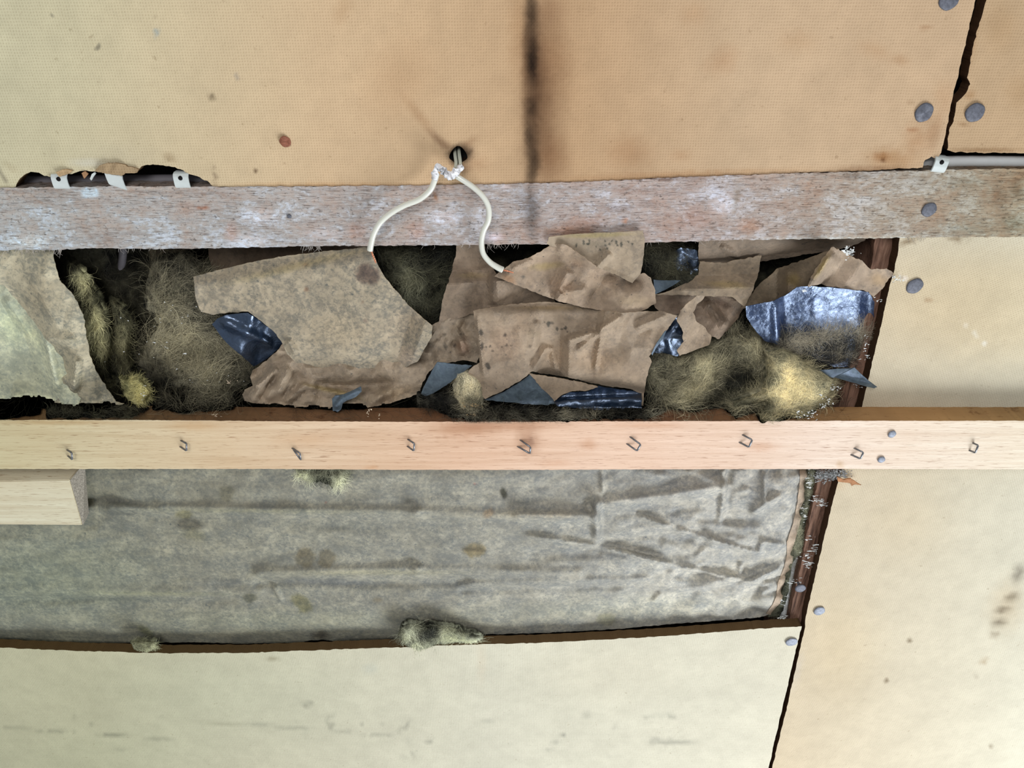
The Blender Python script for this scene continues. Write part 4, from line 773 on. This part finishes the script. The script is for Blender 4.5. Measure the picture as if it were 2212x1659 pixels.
# ================================================================ LOWER BAY: long paper-faced sheet
L_out = [(-160, 960), (1745, 958), (1742, 1040), (1736, 1090), (1724, 1135), (1713, 1172), (1712, 1200), (1706, 1228), (1692, 1262), (1688, 1290), (1678, 1312), (1664, 1328), (1640, 1334), (1560, 1340), (1450, 1348), (1330, 1359), (1200, 1366), (1080, 1370), (1000, 1372), (860, 1381), (740, 1387), (700, 1382), (672, 1383), (650, 1389), (500, 1390), (420, 1387), (200, 1390), (0, 1384), (-160, 1380)]
Lcr = [('g', -100, 1120, 260, 1094, -0.00255, 20), ('g', 240, 1096, 900, 1106, -0.00340, 11), ('g', 900, 1106, 1280, 1118, -0.00297, 12), ('g', 180, 1078, 330, 1090, 0.00210, 10), ('g', 0, 1292, 500, 1294, 0.00180, 12), ('g', 0, 1278, 560, 1280, -0.00213, 12), ('g', 560, 1238, 900, 1228, -0.00340, 12), ('g', 560, 1256, 1000, 1258, 0.00270, 12), ('g', 900, 1232, 1250, 1238, -0.00255, 12), ('g', 1000, 1275, 1420, 1262, 0.00180, 9), ('g', 1000, 1262, 1400, 1252, -0.00255, 9),
       ('g', 1290, 1090, 1560, 1052, -0.00425, 11), ('g', 1330, 1112, 1500, 1098, 0.00180, 10), ('g', 1120, 1112, 1280, 1114, -0.00297, 12), ('r', 1375, 1112, 1450, 1140, -0.00432, 9), ('r', 1450, 1140, 1640, 1196, -0.00432, 8), ('g', 1430, 1160, 1520, 1166, 0.00225, 13), ('g', 1510, 1122, 1600, 1126, 0.00225, 9), ('g', 1560, 1148, 1620, 1150, 0.00225, 10), ('r', 1120, 1155, 1300, 1180, -0.00360, 9), ('r', 1300, 1180, 1460, 1222, -0.00432, 8), ('s', 1280, 1185, 1420, 1205, -.002, 9), ('g', 1150, 1196, 1290, 1200, 0.00180, 12), ('r', 1460, 1222, 1600, 1250, -0.00360, 8), ('r', 1600, 1250, 1660, 1262, -0.00288, 8), ('g', 1380, 1195, 1480, 1200, 0.00180, 10),
       ('r', 1290, 1070, 1288, 1170, -0.00432, 13), ('g', 1268, 1080, 1275, 1106, 0.00180, 8), ('r', 1561, 1010, 1564, 1060, -0.00432, 9), ('r', 1564, 1060, 1555, 1130, -0.00432, 10), ('g', 1575, 1020, 1572, 1050, 0.00180, 8), ('r', 1650, 1015, 1652, 1090, -0.00288, 8), ('r', 1300, 1010, 1302, 1070, -0.00216, 7), ('r', 1620, 1110, 1690, 1065, -0.00360, 9), ('r', 1640, 1170, 1700, 1180, -0.00288, 9), ('r', 1645, 1172, 1640, 1195, -0.00288, 8), ('r', 1600, 1215, 1600, 1240, -0.00288, 8), ('r', 1620, 1255, 1690, 1225, -0.00360, 9), ('r', 1630, 1262, 1700, 1240, 0.00288, 8), ('r', 1640, 1280, 1690, 1262, -0.00288, 8), ('r', 1560, 1260, 1430, 1280, -0.00216, 9), ('r', 1430, 1280, 1410, 1300, -0.00216, 8), ('r', 1520, 1150, 1545, 1170, -0.00288, 8), ('r', 1525, 1185, 1500, 1205, -0.00216, 8), ('r', 590, 1262, 610, 1300, -0.00216, 8), ('g', 1600, 1300, 1690, 1290, -0.00255, 14)]
def zL(u, v):
    z = .0155 + creases(u, v, Lcr) + (fbm(u / 160., v / 45., 71, 4) - .5) * .005
    right = np.clip((u - 1050) / 500, 0, 1)
    wu = u + (fbm(u / 70., v / 70., 75, 2) - .5) * 50; wv = v + (fbm(u / 70., v / 70., 76, 2) - .5) * 50
    z = z + right * (np.abs(vn(wu / 60., wv / 34., 77) - .5) * .003 + facets(u, v * 1.7, 62., 3.1, .5) * .0085 + facets(u, v * 1.5, 28., 5.3, .5) * .0034) + facets(u, v * 2.2, 90., 7.7, .5) * .003
    z = z - .004 * np.exp(-((v - 1190) / 150.) ** 2)
    z = z + .005 * np.clip((290 - u) / 90, 0, 1) * np.clip((1165 - v) / 40, 0, 1)
    e = np.clip((v - 1330) / 50, 0, 1); z = z + .005 * e * e
    e2 = np.clip((u - 1690 + (v - 1010) * .16) / 40, 0, 1); z = z + .006 * e2 * e2
    return z
GB = (.60, .62, .66)
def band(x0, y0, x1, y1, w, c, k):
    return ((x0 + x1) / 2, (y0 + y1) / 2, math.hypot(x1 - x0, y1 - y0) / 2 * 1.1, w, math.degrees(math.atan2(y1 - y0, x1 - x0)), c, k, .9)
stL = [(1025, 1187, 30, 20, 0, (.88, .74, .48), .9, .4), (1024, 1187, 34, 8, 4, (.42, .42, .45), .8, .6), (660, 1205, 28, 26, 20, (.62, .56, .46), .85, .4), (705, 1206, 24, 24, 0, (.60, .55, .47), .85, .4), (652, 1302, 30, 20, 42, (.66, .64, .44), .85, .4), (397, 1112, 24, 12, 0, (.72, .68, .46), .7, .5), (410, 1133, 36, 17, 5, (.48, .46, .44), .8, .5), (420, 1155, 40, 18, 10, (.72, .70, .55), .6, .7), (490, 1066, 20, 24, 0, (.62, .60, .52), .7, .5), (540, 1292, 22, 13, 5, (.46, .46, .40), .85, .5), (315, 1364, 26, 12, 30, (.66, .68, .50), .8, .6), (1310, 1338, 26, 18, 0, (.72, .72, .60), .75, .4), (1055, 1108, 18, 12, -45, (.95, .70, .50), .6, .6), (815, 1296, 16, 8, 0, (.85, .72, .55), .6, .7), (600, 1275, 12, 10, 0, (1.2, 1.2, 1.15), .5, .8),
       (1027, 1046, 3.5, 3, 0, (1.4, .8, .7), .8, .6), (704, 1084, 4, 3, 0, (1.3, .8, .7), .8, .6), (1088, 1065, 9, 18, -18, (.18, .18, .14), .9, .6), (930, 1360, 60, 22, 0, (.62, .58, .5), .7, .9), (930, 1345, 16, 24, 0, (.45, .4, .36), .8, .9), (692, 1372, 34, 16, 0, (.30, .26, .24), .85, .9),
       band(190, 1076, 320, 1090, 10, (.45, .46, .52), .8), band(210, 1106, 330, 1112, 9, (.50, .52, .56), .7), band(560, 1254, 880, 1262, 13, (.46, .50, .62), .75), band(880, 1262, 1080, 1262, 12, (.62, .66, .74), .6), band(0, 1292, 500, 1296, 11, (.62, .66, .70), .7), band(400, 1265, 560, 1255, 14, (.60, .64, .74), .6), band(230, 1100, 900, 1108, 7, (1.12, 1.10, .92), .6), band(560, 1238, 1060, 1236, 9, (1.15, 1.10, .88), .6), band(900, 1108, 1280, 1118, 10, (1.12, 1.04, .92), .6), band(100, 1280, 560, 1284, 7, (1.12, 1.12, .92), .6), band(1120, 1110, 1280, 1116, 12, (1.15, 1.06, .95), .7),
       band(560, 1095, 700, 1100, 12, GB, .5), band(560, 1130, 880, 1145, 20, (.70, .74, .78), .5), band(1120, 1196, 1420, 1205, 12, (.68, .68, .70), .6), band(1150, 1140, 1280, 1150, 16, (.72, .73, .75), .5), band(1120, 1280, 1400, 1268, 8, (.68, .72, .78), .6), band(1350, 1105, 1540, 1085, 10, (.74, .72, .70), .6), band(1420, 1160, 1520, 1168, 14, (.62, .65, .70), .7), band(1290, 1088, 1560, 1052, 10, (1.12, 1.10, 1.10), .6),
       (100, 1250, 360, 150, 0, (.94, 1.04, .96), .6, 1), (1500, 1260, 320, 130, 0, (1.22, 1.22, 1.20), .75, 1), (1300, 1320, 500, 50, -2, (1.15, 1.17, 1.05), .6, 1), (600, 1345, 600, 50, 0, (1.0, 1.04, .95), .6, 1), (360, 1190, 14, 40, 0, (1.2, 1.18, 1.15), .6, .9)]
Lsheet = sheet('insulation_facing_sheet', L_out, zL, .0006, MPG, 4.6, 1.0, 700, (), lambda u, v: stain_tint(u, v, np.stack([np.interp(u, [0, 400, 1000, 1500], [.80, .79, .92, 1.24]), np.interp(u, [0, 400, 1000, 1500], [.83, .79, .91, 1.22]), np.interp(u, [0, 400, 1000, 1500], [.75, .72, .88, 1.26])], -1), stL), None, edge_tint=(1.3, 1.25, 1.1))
tag(Lsheet, 'long mouldy grey kraft facing sheet filling the lower bay between batten and board', 'insulation')
rim = [(1728, 960), (1746, 960), (1744, 1040), (1738, 1092), (1726, 1138), (1716, 1172), (1714, 1202), (1708, 1230), (1694, 1264), (1690, 1292), (1680, 1314), (1668, 1330), (1655, 1326), (1668, 1308), (1677, 1288), (1680, 1260), (1694, 1226), (1700, 1200), (1700, 1170), (1712, 1135), (1722, 1090), (1728, 1040)]
sheet('folded_rim', rim, lambda u, v: zL(u, v) - .0014, .0006, MP, 5, .8, 702, (), lambda u, v: np.tile([1.45, 1.36, 1.26], (len(u), 1)), Lsheet)
LGm = (.45, .44, .30)
wool('grey-green wool edge between the long facing sheet and the joist', [(1744, 990), (1768, 990), (1758, 1060), (1748, 1100), (1740, 1130), (1745, 1170), (1736, 1195), (1715, 1212), (1708, 1240), (1700, 1300), (1684, 1330), (1660, 1334), (1685, 1290), (1700, 1230), (1708, 1180), (1722, 1120), (1738, 1060)], .019, 14, (.46, .46, .34), (.04, .045, .035), spots(.35, (1722, 1180, 22, 40, 0, .4), (1700, 1290, 16, 40, 0, -.3)), 500, 26, 1.7, 710, .002, 24, (.0, .002), .004, .004, 6)
wool('little pale wool tuft poking out under the middle of the pine batten', [(632, 1000), (700, 1000), (760, 1000), (752, 1030), (738, 1052), (715, 1052), (700, 1042), (668, 1042), (645, 1028)], .006, 16, (.95, .97, .72), (.018, .02, .016), spots(.05, (655, 1026, 26, 8, 25, .8), (732, 1040, 14, 14, 0, .6)), 520, 30, .5, 720, .002, 22, (.0, .002), .005, .004, 5)
wool('pale green wool clump caught on the lower board edge', [(860, 1372), (866, 1352), (885, 1345), (915, 1352), (935, 1348), (965, 1352), (1000, 1362), (1030, 1372), (1044, 1380), (1020, 1392), (985, 1388), (940, 1392), (928, 1400), (905, 1406), (880, 1398)], .004, 16, (.92, .95, .74), (.035, .037, .03), spots(.25, (880, 1372, 16, 10, 0, .7), (985, 1376, 30, 9, 8, .5), (925, 1362, 22, 14, 0, -.5), (895, 1390, 30, 10, 0, .3)), 1000, 34, .4, 730, .002, 26, (.0, .003), .008, .005, 5)
wool('tiny wool tuft at the lower board edge on the far left', [(280, 1388), (310, 1384), (338, 1386), (334, 1400), (318, 1410), (300, 1408), (288, 1400)], .004, 10, (.55, .56, .38), (.10, .10, .07), spots(.5), 260, 22, .8, 740, .001, 18, (.0, .002), .006, .004, 5)

# ================================================================ CABLES, CLIPS AND WIRE
def cable(label, pts, r, mat, name='cable', seg=12):
    P = smooth_path([W(u, v, z) for u, v, z in pts], 60); v, f = tube(P, r, seg)
    o = new_obj(name, v, f, mat); return tag(o, label, 'cable')
cable('grey sheathed cable in the slot beside the right end of the whitewashed batten', [(1990, 351, .016), (2040, 349, .0105), (2100, 348, .0085), (2212, 349, .0080), (2500, 352, .0080), (3400, 356, .0080)], .0040, M_CABLE)
cable('dark old cable seen through the torn board edge at left', [(-200, 396, .0165), (60, 392, .0165), (250, 390, .0165), (480, 388, .0165), (700, 388, .0165)], .0042, M_CABLE_D)
cable('grey cable running beside the joist near the lower board corner', [(1722, 1190, .026), (1712, 1220, .024), (1706, 1250, .022), (1700, 1280, .021), (1692, 1325, .021), (1686, 1352, .021)], .0033, M_CABLE)
cable('dim grey cable deep in the left bay', [(268, 500, .052), (266, 540, .052), (262, 580, .060), (252, 620, .074)], .0032, M_CABLE_D)

def clip(u, v, label, w=.0105, rotz=0.0, z=-.0006, tall=.0105, half=False, tilt=0.0):
    """cable clip: curved strap, foot and the nail through it"""
    c = W(u, v, z); e = empty('cable_clip', c)
    prof = []                                         # (y, z) outer then inner, strap hugging the cable
    for k in range(9):
        a = math.radians(200 - k * 27); prof.append((.0052 * math.cos(a), .0040 + -.0046 * math.sin(a) * -1))
    P = [(-.0056, .0080), (-.0058, .0030), (-.0050, .0006), (-.0030, -.0006), (.0010, -.0008), (.0042, -.0004), (.0056, .0012), (.0058, .0040)]
    if half: P = P[2:]
    Q = [(y * .80, zz + .0014 if abs(y) < .0052 else zz) for y, zz in P][::-1]
    loop = P + Q; n = len(loop); vs = []
    for s in (-1, 1):
        for (y, zz) in loop:
            x = s * w / 2 + tilt * y; vs.append(c + np.array([x * math.cos(rotz) - y * math.sin(rotz), x * math.sin(rotz) + y * math.cos(rotz), zz - .001]))
    fs = [(i, (i + 1) % n, n + (i + 1) % n, n + i) for i in range(n)] + [tuple(range(n))[::-1], tuple(range(n, 2 * n))]
    m = len(P)
    # caps as quads along the strip to stay valid for the concave outline
    fs = fs[:n]
    for i in range(m - 1):
        fs.append((i, i + 1, n - 2 - i, n - 1 - i)); fs.append((n + i + 1, n + i, 2 * n - 1 - i, 2 * n - 2 - i))
    st = new_obj('strap', vs, fs, M_PLAST, e, False)
    bm = bmesh.new(); bm.from_mesh(st.data); bmesh.ops.recalc_face_normals(bm, faces=bm.faces); bmesh.ops.bevel(bm, geom=bm.edges[:], offset=.00025, segments=2, affect='EDGES'); bm.to_mesh(st.data); bm.free()
    if not half:
        cc = c + np.array([0, -.0022, -.0017]); vs = []
        for zz, rr in ((-.0004, .0), (-.0004, .0015), (.0012, .0017), (.006, .0012)):
            for k in range(14): vs.append(cc + np.array([rr * math.cos(k * math.pi / 7), rr * math.sin(k * math.pi / 7), zz]))
        fs = [(i * 14 + k, i * 14 + (k + 1) % 14, (i + 1) * 14 + (k + 1) % 14, (i + 1) * 14 + k) for i in range(3) for k in range(14)]
        new_obj('clip_nail', vs, fs, M_BLACK, e)
    return tag(e, label, 'cable clip')
clip(131, 392, 'grey plastic cable clip at the left end of the torn board edge', .0112)
clip(393, 390, 'grey plastic cable clip at the right end of the torn board edge', .0108)
clip(250, 388, 'broken white clip stub in the middle of the torn board edge', .0125, .35, half=True, tilt=.5)
clip(2030, 356, 'white cable clip at the meeting point of the two upper boards', .0100, .12)
# torn skin hanging in the hole
tf_ = sheet('torn_skin', [(204, 368), (214, 358), (232, 352), (262, 354), (280, 360), (300, 366), (296, 373), (270, 374), (262, 380), (240, 377), (222, 374)], lambda u, v: -.0022 + (fbm(u / 14, v / 14, 4, 3) - .5) * .003, .0012, MB_TOP, 4, 1.6, 800, (), lambda u, v: np.tile([.62, .66, .66], (len(u), 1)), boardA, edge_tint=(.6, .5, .45)); tf_['label'] = 'peeled brown skin of the board'
sheet('torn_skin', [(120, 372), (140, 366), (158, 368), (150, 374), (128, 382)], lambda u, v: -.0015 + (fbm(u / 10, v / 10, 5, 3) - .5) * .003, .001, MB_TOP, 4, 1.4, 801, (), lambda u, v: np.tile([.75, .78, .75], (len(u), 1)), boardA, edge_tint=(.6, .5, .45))
sheet('torn_skin', [(176, 374), (184, 370), (190, 376), (182, 386)], lambda u, v: -.001 + 0 * u, .001, MB_TOP, 4, .6, 802, (), lambda u, v: np.tile([.6, .5, .45], (len(u), 1)), boardA)
for pl in ([(194, 386), (198, 376), (204, 372), (206, 376), (200, 384), (197, 390)],):
    o_ = sheet('clip_fragment', pl, lambda u, v: -.0005 + 0 * u, .0014, M_PLAST, 4, .2, 803); tag(o_, 'thin white sliver of broken clip in the torn board edge', 'clip fragment')
# black rim inside the wire hole
hw = W(990, 335, 0); seg = 22; vs = []
for zz, rr in ((.0008, .0062), (.004, .0060), (.012, .0058), (.012, .0001)):
    for k in range(seg):
        a = 2 * math.pi * k / seg; q = 1 + .10 * math.sin(5 * a + zz * 900); vs.append(hw + np.array([rr * q * math.cos(a), rr * q * math.sin(a), zz]))
hr = new_obj('hole_rim', vs, [(i * seg + k, i * seg + (k + 1) % seg, (i + 1) * seg + (k + 1) % seg, (i + 1) * seg + k) for i in range(3) for k in range(seg)], M_BLACK, boardA); hr['label'] = 'scorched black lining of the wire hole'

tw = tag(empty('twin_wire', W(990, 352, -.002)), 'cut twin wire with bare copper ends hanging out of the scorched hole', 'electric wire')
def wpart(name, pts, r, mat, seg=10, n=50, lab=None):
    P = smooth_path([W(u, v, z) for u, v, z in pts], n); rr = r if np.isscalar(r) else np.interp(np.linspace(0, 1, len(P)), np.linspace(0, 1, len(r)), r)
    v, f = tube(P, rr, seg); o = new_obj(name, v, f, mat, tw)
    if lab: o['label'] = lab
    return o
M_GREY_INS = plain('yellowed_wire_sheath', (.46, .46, .37), .4, .5, 0, 200, .0001, .06).m
wpart('wire_core', [(982, 318, .012), (983, 334, .003), (985, 350, -.002), (984, 362, -.005)], .0013, M_GREY_INS)
wpart('wire_core', [(991, 316, .012), (992, 333, .003), (994, 350, -.002), (994, 366, -.005)], .0013, M_GREY_INS)
wpart('wire', [(944, 374, -.010), (938, 392, -.011), (928, 412, -.012), (905, 431, -.012), (873, 444, -.012), (845, 460, -.012), (822, 480, -.012), (808, 504, -.012), (802, 525, -.012), (799, 541, -.012)], [.0021, .0021, .0021, .0021, .0021, .0023], M_INS, 12, 80, 'milky translucent wire curving down left')
wpart('wire', [(978, 376, -.009), (998, 388, -.011), (1022, 404, -.012), (1043, 424, -.013), (1055, 448, -.013), (1055, 475, -.013), (1044, 500, -.013), (1040, 525, -.013), (1044, 548, -.013), (1058, 566, -.013), (1074, 577, -.013), (1086, 583, -.013)], [.0019, .0021, .0021, .0021, .0021, .0025], M_INS, 12, 90, 'milky translucent wire bending down right')
for (a, b) in (((801, 540), (812, 568)), ((1086, 583), (1109, 589))):
    for k in range(4):
        P = []
        for i in range(14):
            t = i / 13; s = a[0] + (b[0] - a[0]) * t; q = a[1] + (b[1] - a[1]) * t; ph = t * 9 + k * math.pi / 2
            nx, ny = -(b[1] - a[1]), (b[0] - a[0]); L = math.hypot(nx, ny); wv_ = 1.5 * math.sin(ph) * (1 - .4 * t)
            P.append(W(s + nx / L * wv_, q + ny / L * wv_, -.0125 + .0005 * math.cos(ph)))
        v, f = tube(P, .00030, 5); new_obj('copper_strand', v, f, M_COPPER, tw)
def ribbon(pts, w, seed, name='tape_wrap'):
    P = smooth_path([W(u, v, z) for u, v, z in pts], 26); n = len(P); vs = []
    rs = np.random.RandomState(seed)
    for i in range(n):
        t = P[min(i + 1, n - 1)] - P[max(i - 1, 0)]; t /= np.linalg.norm(t); s = np.cross(t, [0, 0, 1]); s /= np.linalg.norm(s) + 1e-9
        a = .9 * math.sin(i * .55 + seed); d = s * math.cos(a) + np.array([0, 0, 1]) * math.sin(a); ww = w * (.7 + .5 * abs(math.sin(i * .4 + seed)))
        for sg, th in ((-1, 0), (1, 0), (1, .0004), (-1, .0004)): vs.append(P[i] + d * sg * ww + np.array([0, 0, th]) + rs.normal(0, .00012, 3))
    fs = [(i * 4 + k, i * 4 + (k + 1) % 4, i * 4 + 4 + (k + 1) % 4, i * 4 + 4 + k) for i in range(n - 1) for k in range(4)] + [(0, 3, 2, 1), (4 * n - 4, 4 * n - 3, 4 * n - 2, 4 * n - 1)]
    return new_obj(name, vs, fs, M_TAPE, tw)
ribbon([(938, 388, -.013), (941, 368, -.0135), (950, 362, -.0135), (956, 370, -.013), (962, 372, -.012)], .0027, 1)
ribbon([(957, 368, -.011), (966, 380, -.013), (980, 374, -.0125), (994, 366, -.011), (992, 356, -.008)], .0030, 2)
ribbon([(960, 380, -.0135), (972, 382, -.0145), (984, 375, -.0135), (996, 360, -.010)], .0022, 3)

# ================================================================ SMALL DEBRIS
def crumbs(label, spotsl, mat, name='plaster_crumbs', seed=0, cat='debris', r=(.0002, .0007), z=0.0, shard=False):
    rs = np.random.RandomState(seed); vs = []; fs = []
    for (u, v, su, sv, z0, n) in spotsl:
        for _ in range(n):
            p = W(u + rs.normal(0, su), v + rs.normal(0, sv), z0 + rs.uniform(-.0015, .0)); s = rs.uniform(*r); k = len(vs)
            d = rs.normal(0, 1, (5, 3)) * s * np.array([1.4, 1.0, .6]) if not shard else rs.normal(0, 1, (5, 3)) * s * np.array([2.2, .7, .5])
            vs += [p + q for q in d]; fs += [(k, k + 1, k + 2), (k, k + 2, k + 3), (k, k + 3, k + 1), (k + 1, k + 3, k + 2), (k + 4, k + 1, k + 2), (k + 4, k, k + 1)]
    o = new_obj(name, vs, fs, mat, None, False, None, 'stuff'); return tag(o, label, cat)
crumbs('white plaster crumbs scattered along the joist by the big black film', [(1832, 543, 7, 6, -.004, 55), (1895, 650, 4, 4, -.002, 5), (1870, 745, 4, 14, .004, 14), (1878, 770, 8, 2, .004, 8), (1800, 838, 8, 3, .001, 12), (1780, 870, 10, 12, -.012, 24), (1745, 898, 16, 5, -.021, 26), (1783, 905, 6, 12, -.012, 10), (1740, 628, 3, 4, 0.0, 8), (1930, 600, 4, 3, -.002, 6), (1855, 833, 8, 4, .006, 8), (1945, 603, 8, 4, -.001, 16)], M_CRUMB, seed=1)
crumbs('white fluffy crumbs and web along the lower joist', [(1765, 1080, 7, 4, .010, 26), (1780, 1090, 7, 3, .009, 22), (1750, 1040, 4, 9, .012, 22), (1738, 1110, 4, 10, .014, 16), (1762, 1188, 5, 6, .009, 30), (1748, 1220, 4, 6, .009, 24), (1735, 1200, 12, 4, .010, 12), (1718, 1256, 6, 3, .012, 12), (1690, 1335, 6, 3, .012, 12), (1694, 1300, 5, 6, .012, 10), (1750, 1160, 5, 4, .010, 8)], M_CRUMB, seed=2, r=(.0002, .0009), shard=True)
crumbs('grey dusty fluff packed where the pine batten crosses the lower joist', [(1795, 1026, 15, 6, .006, 330), (1812, 1022, 10, 6, -.001, 160), (1775, 1022, 10, 8, .008, 120)], plain('grey_dust', (.30, .31, .31), .9, .1).m, 'dust_fluff', 3, 'debris', (.0002, .0008))
crumbs('tan wood crumbs sitting in the dark wool fringe', [(1025, 885, 9, 9, -.006, 90), (1020, 900, 8, 4, -.018, 30)], plain('tan_crumb', (.45, .33, .18), .8, .2).m, 'wood_crumbs', 4)
crumbs('bright specks sprinkled in the wool of the left bay', [(330, 770, 60, 60, .022, 14), (450, 820, 50, 30, .022, 10), (320, 700, 40, 40, .025, 8), (405, 680, 10, 10, .024, 6), (310, 845, 10, 10, -.006, 8)], M_CRUMB, 'glass_specks', 5, 'debris', (.0002, .0005))
crumbs('pale flakes stuck to the near side of the pine batten', [(467, 896, 5, 2, -.0215, 8), (795, 893, 3, 5, -.0215, 8), (500, 823, 7, 4, .018, 8), (820, 899, 2, 4, -.0215, 4)], plain('pale_flake', (.62, .50, .36), .8, .2).m, 'flakes', 6)
# splinter by the pine batten
sp_o = sheet('wood_splinter', [(1808, 1030), (1822, 1036), (1838, 1034), (1850, 1042), (1861, 1048), (1846, 1047), (1840, 1050), (1836, 1044), (1822, 1042), (1810, 1040)], lambda u, v: -.003 - (u - 1808) * .00006, .0012, plain('splinter_wood', (.42, .20, .09), .7, .2, 0, 300, .0004).m, 3.5, .6, 900)
tag(sp_o, 'thin reddish wood splinter sticking out under the pine batten by the lower joist', 'splinter')
# frayed wood hairs under the whitewashed batten
rs = np.random.RandomState(12); parts = []
for (u0, v0, n, sp_) in ((60, 541, 26, 60), (125, 543, 12, 8), (300, 538, 10, 60), (670, 533, 26, 22), (1065, 531, 16, 12), (1100, 530, 8, 20), (1400, 525, 8, 30), (1560, 519, 10, 60), (960, 530, 8, 60), (1980, 514, 12, 20)):
    for _ in range(n):
        u = u0 + rs.uniform(-1, 1) * sp_; L = rs.uniform(3, 9) * (1.8 if rs.rand() < .2 else 1); a = rs.normal(0, .8)
        P = [W(u, v0 - 3, -.0006), W(u + math.sin(a) * L * .5, v0 + L * .5, -.001), W(u + math.sin(a) * L + rs.normal(0, 2), v0 + L, -.001 - rs.uniform(0, .002))]
        parts.append(tube(P, [.00012, .0001, .00005], 3, False))
v, f = join_parts(parts); new_obj('frayed_fibres', v, f, plain('frayed_wood', (.42, .38, .34), .8, .2).m, batten1, False, None, 'stuff')

# repeats of a kind share a group
GROUPS = {'kraft_paper_piece': 'torn kraft paper pieces in the upper bay', 'black_film_piece': 'black film pieces among the torn papers', 'wool_tuft': 'loose mineral wool tufts',
          'cable_clip': 'plastic cable clips along the whitewashed batten', 'cable': 'old cables in and around the bays', 'batten': 'timber battens crossing the ceiling'}
for o in list(SC.objects):
    k = o.name.split('.')[0]
    if o.parent is None and k in GROUPS: o['group'] = GROUPS[k]
